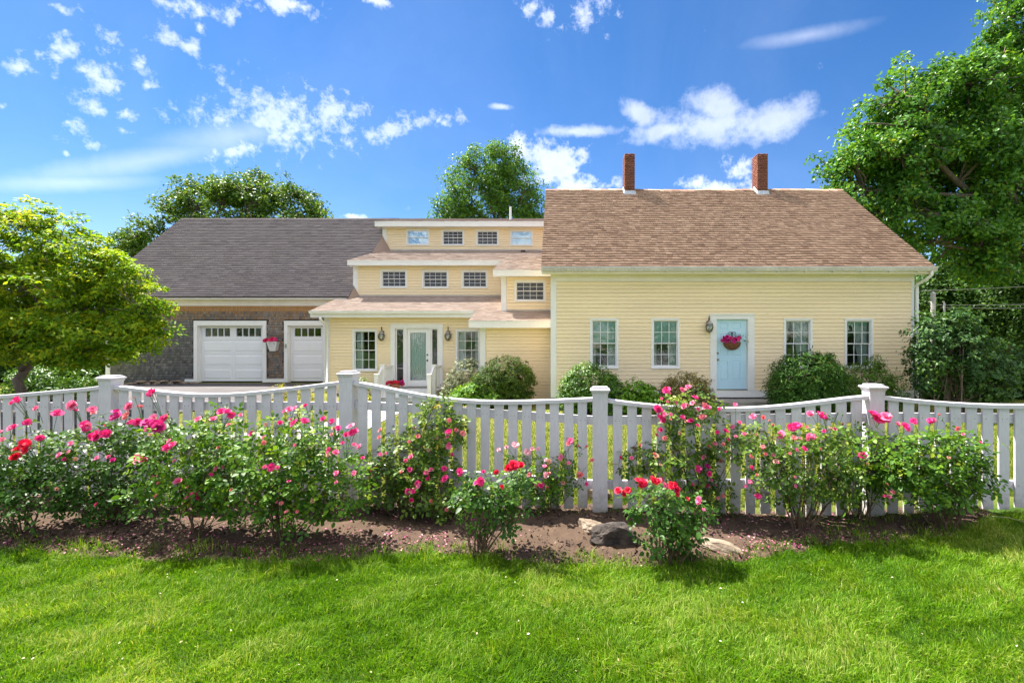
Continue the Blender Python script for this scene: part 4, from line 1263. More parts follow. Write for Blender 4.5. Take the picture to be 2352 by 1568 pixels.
LEAF['varieg'] = tint_mat('variegated_leaf', [(0, (0.077, 0.128, 0.051)), (0.5, (0.200, 0.250, 0.120)), (0.8, (0.440, 0.448, 0.288)), (1, (0.576, 0.560, 0.416))], rough=0.5, trans=0.25)
LEAF['yew'] = tint_mat('yew_needles', [(0, (0.020, 0.055, 0.010)), (0.5, (0.060, 0.120, 0.014)), (0.85, (0.13, 0.19, 0.020)), (1, (0.20, 0.24, 0.03))], rough=0.6, trans=0.2, spec=0.12)
LEAF['rhodo'] = tint_mat('rhododendron_leaf', [(0, (0.026, 0.080, 0.014)), (0.5, (0.086, 0.200, 0.020)), (1, (0.169, 0.300, 0.028))], rough=0.42, trans=0.25, spec=0.28)
LEAF['hydr'] = tint_mat('hydrangea_leaf', [(0, (0.080, 0.208, 0.019)), (0.5, (0.138, 0.300, 0.022)), (1, (0.230, 0.360, 0.040))], rough=0.5, trans=0.35)
LEAF['spirea'] = tint_mat('spirea_leaf', [(0, (0.075, 0.075, 0.025)), (0.5, (0.204, 0.177, 0.048)), (0.8, (0.276, 0.212, 0.064)), (1, (0.425, 0.357, 0.170))], rough=0.5, trans=0.25)
LEAF['juniper'] = tint_mat('juniper_sprays', [(0, (0.018, 0.060, 0.014)), (0.5, (0.055, 0.135, 0.024)), (0.92, (0.13, 0.24, 0.04)), (1, (0.20, 0.14, 0.05))], rough=0.65, trans=0.2, spec=0.1)
LEAF['lilac'] = tint_mat('lilac_leaf', [(0, (0.022, 0.070, 0.018)), (0.5, (0.050, 0.125, 0.030)), (1, (0.125, 0.22, 0.05))], rough=0.45, trans=0.30, spec=0.28)
LEAF['yellow'] = tint_mat('yellow_green_leaf', [(0, (0.144, 0.192, 0.024)), (0.5, (0.300, 0.300, 0.037)), (1, (0.460, 0.420, 0.070))], rough=0.5, trans=0.35)


def leaf_quads(P, A, Nn, L, W, fold=0.12, droop=0.12):
    """diamond leaves folded along the midrib, two triangles each"""
    S = np.cross(A, Nn); S /= np.linalg.norm(S, axis=1, keepdims=True) + 1e-9
    L = L[:, None]; W = W[:, None]
    v0 = P
    v1 = P + A * L * 0.45 + S * W * 0.5 + Nn * W * fold
    v2 = P + A * L - Nn * L * droop
    v3 = P + A * L * 0.45 - S * W * 0.5 + Nn * W * fold
    V = np.stack([v0, v1, v2, v3], 1).reshape(-1, 3)
    b = np.arange(len(P))[:, None] * 4
    return V, np.concatenate([b + np.array([[0, 1, 2]]), b + np.array([[0, 2, 3]])])


def leaf_ovals(P, A, Nn, L, W, fold=0.10, droop=0.16):
    """oval leaves: six points, four faces' worth of curve"""
    S = np.cross(A, Nn); S /= np.linalg.norm(S, axis=1, keepdims=True) + 1e-9
    L = L[:, None]; W = W[:, None]
    c = lambda u, s, k: P + A * L * u + S * W * s + Nn * (W * fold * k - L * droop * u * u)
    V = np.stack([P, c(0.28, 0.46, 1), c(0.68, 0.42, 1), c(1.0, 0, 0), c(0.68, -0.42, 1), c(0.28, -0.46, 1), c(0.5, 0, 0)], 1).reshape(-1, 3)
    b = np.arange(len(P))[:, None] * 7
    q = np.concatenate([b + np.array([[0, 1, 6, 5]])])
    t = np.concatenate([b + np.array([[1, 2, 6]]), b + np.array([[2, 3, 6]]), b + np.array([[3, 4, 6]]), b + np.array([[4, 5, 6]])])
    return V, q, t


def unit(v): return v / (np.linalg.norm(v, axis=-1, keepdims=True) + 1e-9)


def foliage_mass(r, lobes, n_clump, per, L, clump_r, flat=0.7, hollow=0.55, up=0.5, gap=0.0, aspect=0.55, droop=0.35, ragged=0.12, outw=0.45, rnd=0.55):
    """leaves in clumps spread through ellipsoids: lobes = (cx, cy, cz, rx, ry, rz). Returns leaf arrays and the clump centres."""
    lob = np.array(lobes, float)
    vol = (lob[:, 3] * lob[:, 4] * lob[:, 5]) ** 0.75
    which = r.choice(len(lob), n_clump, p=vol / vol.sum())
    dirs = unit(r.normal(size=(n_clump, 3)))
    rad = r.uniform(hollow ** 3, 1, n_clump) ** (1 / 3) * (1 + r.normal(0, ragged, n_clump))
    C = lob[which, :3] + dirs * rad[:, None] * lob[which, 3:]
    if gap > 0:
        ph = np.sin(C[:, 0] * 2.3 / clump_r * 0.4 + 1) + np.sin(C[:, 1] * 1.9 / clump_r * 0.4 + 2) + np.sin(C[:, 2] * 2.7 / clump_r * 0.4)
        keep = ph > np.quantile(ph, gap)
        C, dirs = C[keep], dirs[keep]
    n = len(C)
    cr = clump_r * r.uniform(0.55, 1.25, n)
    k = np.repeat(np.arange(n), per)
    off = r.normal(size=(len(k), 3)); off = unit(off) * (r.uniform(0, 1, len(k)) ** 0.45)[:, None]
    off[:, 2] *= flat
    P = C[k] + off * cr[k][:, None]
    P[:, 2] -= 0.25 * cr[k] * (off[:, 0] ** 2 + off[:, 1] ** 2)
    Nn = unit(np.array([0, 0, up]) + outw * dirs[k] + rnd * r.normal(size=(len(k), 3)))
    A = r.normal(size=(len(k), 3)) + off * 0.8; A[:, 2] -= droop
    A = unit(A - (A * Nn).sum(1, keepdims=True) * Nn)
    Ls = L * r.uniform(0.65, 1.25, len(k))
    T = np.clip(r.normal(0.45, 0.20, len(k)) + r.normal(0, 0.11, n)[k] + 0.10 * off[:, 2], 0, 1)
    return P, A, Nn, Ls, Ls * aspect * r.uniform(0.8, 1.2, len(k)), T, C


def crooked(a, b, r, n=6, amp=0.08, sag=0.0):
    a, b = np.array(a, float), np.array(b, float)
    t = np.linspace(0, 1, n)[:, None]
    ln = np.linalg.norm(b - a)
    p = a + (b - a) * t
    p[1:-1] += r.normal(0, amp * ln, (n - 2, 3)) * 0.5
    p[:, 2] += sag * ln * np.sin(np.pi * t[:, 0])
    return p


def tree(name, label, base, trunk_top, trunk_r, lobes, leaf, L, n_clump, per, clump_r, seed, group=None, gap=0.12, hollow=0.45, limbs=7, cat='tree', flat=0.7, aspect=0.62, twigs=0.5, extra_limbs=(), up=0.5, bark=None, ragged=0.12):
    r = np.random.default_rng(seed)
    base = np.array(base, float)
    t = thing(name, label, cat, tuple(base), group)
    P, A, Nn, Ls, Ws, T, C = foliage_mass(r, lobes, n_clump, per, L, clump_r, flat, hollow, gap=gap, aspect=aspect, up=up, ragged=ragged)
    mb = MB()
    top = np.array(trunk_top, float)
    tp = crooked(base - [0, 0, 0.25], top, r, 7, 0.05)
    mb.tube(tp, [trunk_r * (1.25 if i == 0 else 1.0) * (1 - 0.07 * i) for i in range(7)], 9)
    ends, rad_ends = [], []
    lob = np.array(lobes)
    for k in range(limbs):
        l = lob[k % len(lob)]
        tgt = l[:3] + unit(r.normal(size=3)) * l[3:] * 0.45
        st_ = tp[r.integers(4, 7)]
        pth = crooked(st_, tgt, r, 6, 0.10, 0.06)
        rr = trunk_r * r.uniform(0.22, 0.42)
        mb.tube(pth, [rr * (1 - 0.15 * i) for i in range(6)], 6)
        ends += [pth[i] for i in range(2, 6)]; rad_ends += [rr * (1 - 0.15 * i) for i in range(2, 6)]
    for pts, rr in extra_limbs:
        pts = [np.array(p, float) for p in pts]
        mb.tube(pts, [rr * (1 - 0.7 * i / (len(pts) - 1)) for i in range(len(pts))], 7)
        ends += pts[1:]; rad_ends += [rr * 0.5] * (len(pts) - 1)
    ends = np.array(ends); rad_ends = np.array(rad_ends)
    sel = r.permutation(len(C))[: int(len(C) * twigs)]
    for i in sel:
        d = np.linalg.norm(ends - C[i], axis=1); j = int(np.argmin(d))
        mb.tube(crooked(ends[j], C[i], r, 4, 0.10, 0.04), [min(rad_ends[j] * 0.55, trunk_r * 0.12), trunk_r * 0.07, trunk_r * 0.05, trunk_r * 0.025], 4, cap=False)
    obj('trunk', mb, bark or M['bark'], t, smooth=True)
    V, tri = leaf_quads(P, A, Nn, Ls, Ws)
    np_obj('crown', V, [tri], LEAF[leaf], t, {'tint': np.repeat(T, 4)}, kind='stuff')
    return t


def lobe(px, py, d, wpx, hpx, depth=None):
    c = at(px, py, d)
    rx, rz = wpx * d / F, hpx * d / F
    return (c.x, c.y, c.z, rx, depth if depth else 0.8 * (rx + rz) / 2, rz)


# ---- trees
tree('maple_tree', 'golden green young maple with low spreading crown beside the garage drive', (Xp(46, 10.6), 10.6, Gf(-12, 10.6)), (Xp(60, 10.6), 10.6, 1.75), 0.115,
     [lobe(45, 560, 10.6, 130, 95), lobe(165, 590, 10.4, 95, 75), lobe(245, 640, 10.2, 85, 70), lobe(300, 700, 10.1, 75, 75), lobe(320, 755, 10.0, 62, 58), lobe(215, 770, 9.7, 95, 62),
      lobe(100, 700, 10.0, 120, 90), lobe(90, 780, 9.9, 110, 50), lobe(170, 808, 9.9, 130, 34), lobe(-40, 680, 10.6, 130, 140), lobe(-150, 720, 10.8, 130, 120), lobe(180, 690, 11.6, 120, 90)],
     'gold', 0.10, 1400, 54, 0.25, 101, gap=0.15, hollow=0.5, limbs=11, flat=0.42, aspect=0.5, up=0.75,
     extra_limbs=[([at(52, 850, 10.6), at(75, 815, 10.5), at(110, 790, 10.4), at(150, 740, 10.3), at(200, 690, 10.2)], 0.085)])
tree('oak_tree', 'broad olive green oak crown rising behind the dark garage roof', (Xp(560, 31), 31, 0), (Xp(565, 31), 31, 6.5), 0.38,
     [lobe(575, 480, 31, 150, 85), lobe(470, 465, 31, 85, 60), lobe(680, 490, 31, 90, 62), lobe(590, 440, 31, 85, 48), lobe(745, 520, 31, 45, 45), lobe(400, 500, 31, 70, 55),
      lobe(330, 525, 30, 60, 42), lobe(300, 575, 30, 45, 40), lobe(620, 560, 31, 190, 80), lobe(350, 600, 30, 90, 60)],
     'oak', 0.20, 1000, 46, 0.60, 102, gap=0.20, hollow=0.4, limbs=12, flat=0.55, twigs=0.7)
tree('ash_tree', 'round bright green tree behind the top tier of the wing', (Xp(1130, 33), 33, -0.3), (Xp(1130, 33), 33, 8), 0.32,
     [lobe(1130, 400, 33, 88, 68), lobe(1100, 450, 33, 100, 80), lobe(1180, 440, 33, 75, 72), lobe(1215, 500, 33, 45, 75), lobe(1150, 365, 33, 55, 40), lobe(1040, 490, 33, 45, 70), lobe(1120, 560, 33, 130, 90)],
     'fresh', 0.20, 800, 46, 0.60, 103, gap=0.06, hollow=0.35, limbs=9, flat=0.75, aspect=0.5)
tree('maple_tree', 'huge dark green maple leaning over the right end of the house', (22.4, 21.0, -0.2), (21.6, 20.6, 5.6), 0.52,
     [lobe(2060, 300, 19.5, 120, 110), lobe(2160, 250, 20, 130, 120), lobe(2260, 220, 20, 110, 110), lobe(1965, 420, 19, 75, 80), lobe(2010, 380, 19, 110, 110), lobe(2120, 400, 19.5, 160, 120),
      lobe(2260, 400, 20, 170, 150), lobe(2020, 500, 18.8, 70, 40), lobe(2150, 520, 19, 130, 75), lobe(2270, 540, 19.5, 150, 70), lobe(2340, 300, 20, 130, 150), lobe(2420, 450, 20, 120, 160),
      lobe(1930, 480, 18.8, 45, 42), lobe(2450, 220, 21, 130, 160), lobe(2200, 590, 19.2, 90, 45), lobe(2300, 610, 19.6, 95, 45), lobe(2090, 560, 19, 45, 40)],
     'maple', 0.165, 2300, 50, 0.50, 104, gap=0.16, hollow=0.42, limbs=15, flat=0.6, twigs=0.6, aspect=0.75,
     extra_limbs=[([at(2470, 660, 20.6), at(2352, 590, 20.0), at(2270, 540, 19.6), at(2180, 505, 19.2), at(2100, 470, 18.9)], 0.15),
                  ([at(2352, 590, 20.0), at(2240, 575, 19.3), at(2150, 560, 18.9)], 0.10),
                  ([at(2300, 500, 20.0), at(2200, 420, 19.2), at(2110, 330, 18.8), at(2060, 290, 18.8)], 0.16),
                  ([at(2170, 330, 19.0), at(2120, 240, 18.8), at(2080, 220, 18.7)], 0.07), ([at(2380, 420, 20.4), at(2290, 300, 19.6), at(2230, 200, 19.4)], 0.16)])
tree('maple_tree', 'tall tree whose leafy branches enter at the top right corner above the big maple', (26.5, 22.0, -0.2), (26.2, 22.0, 11), 0.45,
     [lobe(2380, 90, 22, 110, 100), lobe(2330, 60, 21.5, 70, 60), lobe(2290, 80, 21.5, 35, 25), lobe(2420, -60, 22, 150, 120), lobe(2290, 130, 21.6, 40, 25), lobe(2520, 100, 22, 120, 150)],
     'maple', 0.165, 420, 50, 0.50, 105, gap=0.15, hollow=0.4, limbs=9, twigs=0.6, aspect=0.75)
UNDER = []
BG = [('mid green tree behind the service pole at the right corner of the house', 2170, 690, 24, 85, 110, 'wood', 0.16), ('dark green tree under the limb of the big maple at the right edge', 2330, 690, 22, 80, 90, 'wood', 0.15),
      ('dark woodland tree directly behind the lilac', 2250, 780, 27, 120, 190, 'wood', 0.2), ('dark woodland tree at the far right edge behind the fence', 2390, 800, 25, 120, 160, 'wood', 0.2),
      ('dark woodland tree close behind the right wall of the house', 2140, 760, 28, 70, 150, 'wood', 0.2), ('deep green tree in the wood beyond the power pole', 2300, 720, 33, 180, 240, 'wood', 0.24)]
for i, (lab, px, py, d, w_, h_, lf, L_) in enumerate(BG):
    c = at(px, py, d)
    lf, L_ = 'wood', L_
    tree('woodland_tree', lab, (c.x, d, -0.2), (c.x, d, c.z), 0.18, [lobe(px, py - h_ * 0.3, d, w_ * 0.8, h_ * 0.6), lobe(px - w_ * 0.4, py + h_ * 0.2, d, w_ * 0.6, h_ * 0.6), lobe(px + w_ * 0.4, py + h_ * 0.25, d - 1, w_ * 0.6, h_ * 0.6), lobe(px, py + h_ * 0.65, d, w_ * 0.9, h_ * 0.4)],
         lf, L_, 620, 46, 0.55, 200 + i, 'trees in the wood right of the house', gap=0.08, hollow=0.3, limbs=6, twigs=0.25)
for i, (lab, px, py, d, w_, h_) in enumerate([('dark understory bush under the big maple, straight behind the lilac', 2190, 850, 16.5, 85, 62), ('dark understory bush at the right edge of the picture behind the fence', 2330, 850, 17.0, 90, 75), ('dark understory bush filling the space between house corner and lilac', 2125, 880, 17.5, 40, 40)]):
    c = at(px, py, d)
    shrub_args = dict(lobes=[lobe(px, py, d, w_, h_), lobe(px - w_ * 0.4, py + h_ * 0.4, d - 0.3, w_ * 0.7, h_ * 0.6), lobe(px + w_ * 0.4, py + h_ * 0.4, d, w_ * 0.7, h_ * 0.6)], leaf='wood', L=0.12, n_clump=420, per=22, clump_r=0.22, seed=260 + i, hollow=0.4, aspect=0.6, gap=0.05)
    UNDER.append((lab, shrub_args))
BL = [('dark leafy tree behind the golden maple at the left edge', 60, 780, 21, 110, 130), ('dark shrubby tree between the golden maple and the garage corner', 190, 800, 22.5, 70, 90), ('dark tree at the left edge of the yard behind the fence', -60, 760, 19, 110, 140)]
for i, (lab, px, py, d, w_, h_) in enumerate(BL):
    c = at(px, py, d)
    tree('woodland_tree', lab, (c.x, d, 0), (c.x, d, c.z), 0.16, [lobe(px, py - h_ * 0.2, d, w_, h_ * 0.7), lobe(px, py + h_ * 0.45, d, w_ * 1.1, h_ * 0.5)], 'wood', 0.19, 240, 44, 0.5, 220 + i, 'trees left of the garage', gap=0.05, hollow=0.3, limbs=5, twigs=0.2)

# far wood all round, one mass
r = np.random.default_rng(77)
n = 420
an = r.uniform(0, 2 * np.pi, n)
rd = r.uniform(62, 95, n)
lob_ = [(rd[i] * math.sin(an[i]), rd[i] * math.cos(an[i]) + 8, r.uniform(2.5, 8), r.uniform(4, 7), r.uniform(4, 7), r.uniform(4, 7)) for i in range(n)]
P, A, Nn, Ls, Ws, T, C = foliage_mass(r, lob_, 3600, 22, 0.75, 1.7, gap=0.0, hollow=0.3)
V, tri = leaf_quads(P, A, Nn, Ls, Ws)
fw = np_obj('far_wood', V, [tri], LEAF['wood'], None, {'tint': np.repeat(T, 4)})
fw['kind'] = 'stuff'


def shrub(name, label, cat, lobes, leaf, L, n_clump, per, clump_r, seed, base=None, stems=9, group=None, oval=False, aspect=0.5, gap=0.0, hollow=0.5, flat=0.8, up=0.5, stem_r=0.012, droop=0.35, ragged=0.07, twigs=0.0, spread=0.10):
    r = np.random.default_rng(seed)
    lob = np.array(lobes)
    if base is None: base = (float(lob[:, 0].mean()), float(lob[:, 1].mean()))
    bz = Gf(*base)
    t = thing(name, label, cat, (base[0], base[1], bz), group)
    P, A, Nn, Ls, Ws, T, C = foliage_mass(r, lobes, n_clump, per, L, clump_r, flat, hollow, gap=gap, aspect=aspect, up=up, droop=droop, ragged=ragged, outw=0.75, rnd=0.38)
    ok = P[:, 2] > G(P[:, 0], P[:, 1]) + 0.03
    P, A, Nn, Ls, Ws, T = P[ok], A[ok], Nn[ok], Ls[ok], Ws[ok], T[ok]
    if oval:
        V, q, tri = leaf_ovals(P, A, Nn, Ls, Ws); pol = [q, tri]; rep = 7
    else:
        V, tri = leaf_quads(P, A, Nn, Ls, Ws); pol = [tri]; rep = 4
    mb = MB()
    for k in range(stems):
        tgt = C[r.integers(len(C))]
        s0 = np.array([base[0] + r.normal(0, spread), base[1] + r.normal(0, spread * 0.6), bz - 0.03])
        mid = np.array([s0[0] + (tgt[0] - s0[0]) * 0.35, s0[1] + (tgt[1] - s0[1]) * 0.35, s0[2] + (tgt[2] - s0[2]) * 0.55])
        mb.tube([s0, mid + r.normal(0, 0.02, 3), tgt], [stem_r, stem_r * 0.75, stem_r * 0.3], 5)
    for k in range(int(len(C) * twigs)):
        tgt = C[r.integers(len(C))]; s0 = lob[r.integers(len(lob)), :3]
        mb.tube(crooked(s0, tgt, r, 4, 0.06), [stem_r * 0.5, stem_r * 0.4, stem_r * 0.3, stem_r * 0.15], 4)
    obj('stems', mb, M['bark'], t, kind='stuff')
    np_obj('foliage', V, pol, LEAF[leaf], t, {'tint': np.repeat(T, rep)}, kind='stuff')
    return t


for lab, kw in UNDER: shrub('understory_bush', lab, 'bush', group='understory bushes right of the house', **kw)
shrub('variegated_shrub', 'cream and green variegated shrub right of the entry steps', 'shrub', [lobe(1066, 872, 15.7, 38, 48), lobe(1045, 890, 15.6, 30, 40), lobe(1085, 845, 15.8, 18, 24)], 'varieg', 0.055, 520, 12, 0.07, 301, gap=0.0, hollow=0.6, up=0.8)
shrub('yew_bush', 'large rounded olive green bush in front of the bare yellow bay', 'bush', [lobe(1165, 865, 14.7, 62, 50), lobe(1130, 885, 14.5, 55, 40), lobe(1190, 880, 14.7, 42, 46), lobe(1150, 910, 14.6, 70, 40)], 'yew', 0.06, 1700, 16, 0.075, 302, hollow=0.78, stem_r=0.016, aspect=0.42, ragged=0.05)
shrub('hydrangea', 'bright green low hydrangea at the foot of the variegated shrub', 'shrub', [lobe(1085, 905, 14.3, 46, 30), lobe(1050, 918, 14.2, 28, 22), lobe(1120, 915, 14.2, 36, 25)], 'hydr', 0.095, 170, 11, 0.11, 303, aspect=0.7, oval=False)
shrub('rhododendron', 'glossy mid green bush under the leftmost ground floor window of the main house', 'bush', [lobe(1355, 890, 12.9, 68, 58), lobe(1315, 905, 12.9, 34, 45), lobe(1400, 905, 12.8, 34, 48), lobe(1355, 930, 12.8, 72, 40)], 'rhodo', 0.085, 1100, 13, 0.09, 304, hollow=0.72, aspect=0.40)
shrub('hydrangea', 'bright lime green hydrangea between the glossy bush and the brownish mound', 'shrub', [lobe(1465, 900, 12.7, 42, 32), lobe(1440, 925, 12.6, 34, 34), lobe(1490, 920, 12.6, 34, 32)], 'hydr', 0.095, 230, 12, 0.10, 305, aspect=0.7)
shrub('spirea', 'brownish yellow mounded shrub left of the pale blue door', 'shrub', [lobe(1575, 895, 12.6, 58, 42), lobe(1545, 905, 12.6, 36, 35), lobe(1610, 915, 12.5, 32, 32), lobe(1575, 925, 12.5, 62, 28)], 'spirea', 0.055, 1000, 14, 0.07, 306, hollow=0.7)
shrub('juniper', 'big feathery juniper with light green tips right of the granite doorstep', 'bush', [lobe(1850, 865, 12.7, 78, 58), lobe(1805, 890, 12.6, 42, 52), lobe(1900, 880, 12.7, 45, 58), lobe(1850, 915, 12.6, 88, 40), lobe(1890, 830, 12.8, 30, 24)], 'juniper', 0.085, 1900, 14, 0.10, 307, hollow=0.72, aspect=0.30, ragged=0.08, up=0.4, droop=-0.4)
shrub('boxwood', 'loose small-leaved shrub below the rightmost ground floor window', 'bush', [lobe(1990, 880, 13.0, 62, 52), lobe(2045, 900, 13.0, 42, 45), lobe(1945, 905, 12.9, 42, 42), lobe(2000, 922, 12.9, 75, 32), lobe(2010, 838, 13.0, 22, 24)], 'oak', 0.055, 1400, 13, 0.085, 308, hollow=0.65, ragged=0.10)
shrub('lilac', 'tall loose lilac clump with bare stems at the right corner of the house', 'shrub', [lobe(2150, 790, 12.6, 62, 75), lobe(2210, 800, 12.4, 65, 70), lobe(2260, 850, 12.3, 62, 70), lobe(2130, 850, 12.6, 40, 60), lobe(2200, 745, 12.5, 50, 38), lobe(2290, 890, 12.2, 40, 45)],
      'lilac', 0.095, 950, 15, 0.14, 309, stems=30, stem_r=0.018, aspect=0.6, gap=0.10, hollow=0.5, twigs=0.08, ragged=0.12, base=(Xp(2195, 12.5), 12.5), spread=0.38)
shrub('ground_shrub', 'shiny bright green shrub behind the trunk of the golden maple', 'shrub', [lobe(130, 868, 13.2, 95, 36), lobe(70, 880, 13, 60, 34), lobe(200, 885, 13, 50, 22), lobe(120, 900, 13, 120, 25)], 'rhodo', 0.085, 620, 12, 0.13, 310, aspect=0.5, hollow=0.5)
shrub('yellow_shrub', 'low yellow-leaved shrub beside the driveway left of the tall fence post', 'shrub', [lobe(665, 900, 12.2, 36, 20), lobe(700, 910, 12.2, 42, 24), lobe(640, 915, 12.2, 24, 18), lobe(690, 930, 12.1, 70, 20)], 'yellow', 0.05, 300, 11, 0.08, 311, up=0.3, aspect=0.4, droop=-0.4, ragged=0.16)
shrub('foundation_plant', 'leafy green plant at the left side of the entry steps', 'plant', [lobe(832, 888, 15.2, 14, 20), lobe(845, 905, 15.1, 18, 22), lobe(815, 915, 15.1, 14, 18)], 'rhodo', 0.09, 60, 10, 0.09, 312, aspect=0.5)
shrub('hosta', 'pale yellow-edged leafy clump behind the tall fence post', 'plant', [lobe(842, 925, 14.4, 30, 16), lobe(810, 930, 14.4, 20, 14)], 'yellow', 0.14, 36, 9, 0.12, 313, aspect=0.5)

# ================================================================ flowers
FL = {'hot': (0.78, 0.035, 0.24), 'magenta': (0.55, 0.010, 0.20), 'red': (0.72, 0.008, 0.055), 'pink': (0.84, 0.17, 0.34), 'pale': (0.88, 0.50, 0.56), 'salmon': (0.76, 0.21, 0.22), 'faded': (0.50, 0.26, 0.16)}
PET = {}
for k_, c_ in FL.items():
    d_ = tuple(x * 0.62 for x in c_)
    l_ = tuple(min(0.95, x * 1.05 + 0.06) for x in c_)
    PET[k_] = tint_mat(k_ + '_petal', [(0, d_), (0.5, c_), (1, l_)], rough=0.5, trans=0.25, tcol=(1.2, 0.9, 0.9), spec=0.2)
PET['heart'] = plain('flower_heart', (0.55, 0.36, 0.05), 0.7)


def bloom_mesh(kind, variant):
    """a double rose seen from its face (+Z): three whorls of cupped petals, each petal five points, about 48 triangles"""
    r = np.random.default_rng(1000 + variant * 7 + len(kind))
    V, tri, quad, T = [], [], [], []
    whorls = [(6, 0.50, 0.30, 0.02), (5, 0.36, 0.62, 0.05), (4, 0.20, 1.05, 0.06)]
    if variant == 2: whorls = [(5, 0.52, 0.18, 0.0), (5, 0.34, 0.45, 0.03), (3, 0.16, 0.8, 0.04)]
    if variant == 3: whorls = [(6, 0.48, 0.55, 0.02), (5, 0.38, 0.95, 0.04), (4, 0.24, 1.25, 0.08)]
    for wi, (n, R_, tilt, z0) in enumerate(whorls):
        ph = r.uniform(0, 6.28)
        for k in range(n):
            a = ph + k * 2 * math.pi / n + r.uniform(-0.16, 0.16)
            tl = tilt + r.uniform(-0.16, 0.16); ln = R_ * r.uniform(0.85, 1.15); wd = ln * r.uniform(0.95, 1.25)
            ca, sa = math.cos(a), math.sin(a)
            def p(u, s, b):
                rad = ln * u * math.cos(tl); zz = z0 + ln * u * math.sin(tl) + b
                return (rad * ca - s * sa, rad * sa + s * ca, zz)
            b = len(V)
            V += [p(0.04, 0, 0), p(0.55, wd * 0.5, 0.05 * R_), p(1.0, wd * 0.36, 0.16 * R_ * (1 if wi else -0.5)), p(1.05, -wd * 0.30, 0.12 * R_ * (1 if wi else -0.6)), p(0.55, -wd * 0.5, 0.05 * R_)]
            tri += [(b, b + 1, b + 4)]; quad += [(b + 1, b + 2, b + 3, b + 4)]
            t0 = float(np.clip(r.normal(0.5, 0.18), 0, 1))
            T += [max(0, t0 - 0.25), t0, min(1, t0 + 0.2), min(1, t0 + 0.2), t0]
    me = np_mesh('rose_bloom', V, [np.array(tri), np.array(quad)], {'tint': T})
    me.materials.append(PET[kind])
    return me


BLOOM = {}


def bloom(parent, loc, size, kind, face, variant, roll, name='bloom'):
    key = (kind, variant)
    if key not in BLOOM: BLOOM[key] = bloom_mesh(kind, variant)
    q = Vector(face).to_track_quat('Z', 'Y') @ Matrix.Rotation(roll, 4, 'Z').to_quaternion()
    return place(name, BLOOM[key], parent, loc, (size, size, size), q.to_euler())


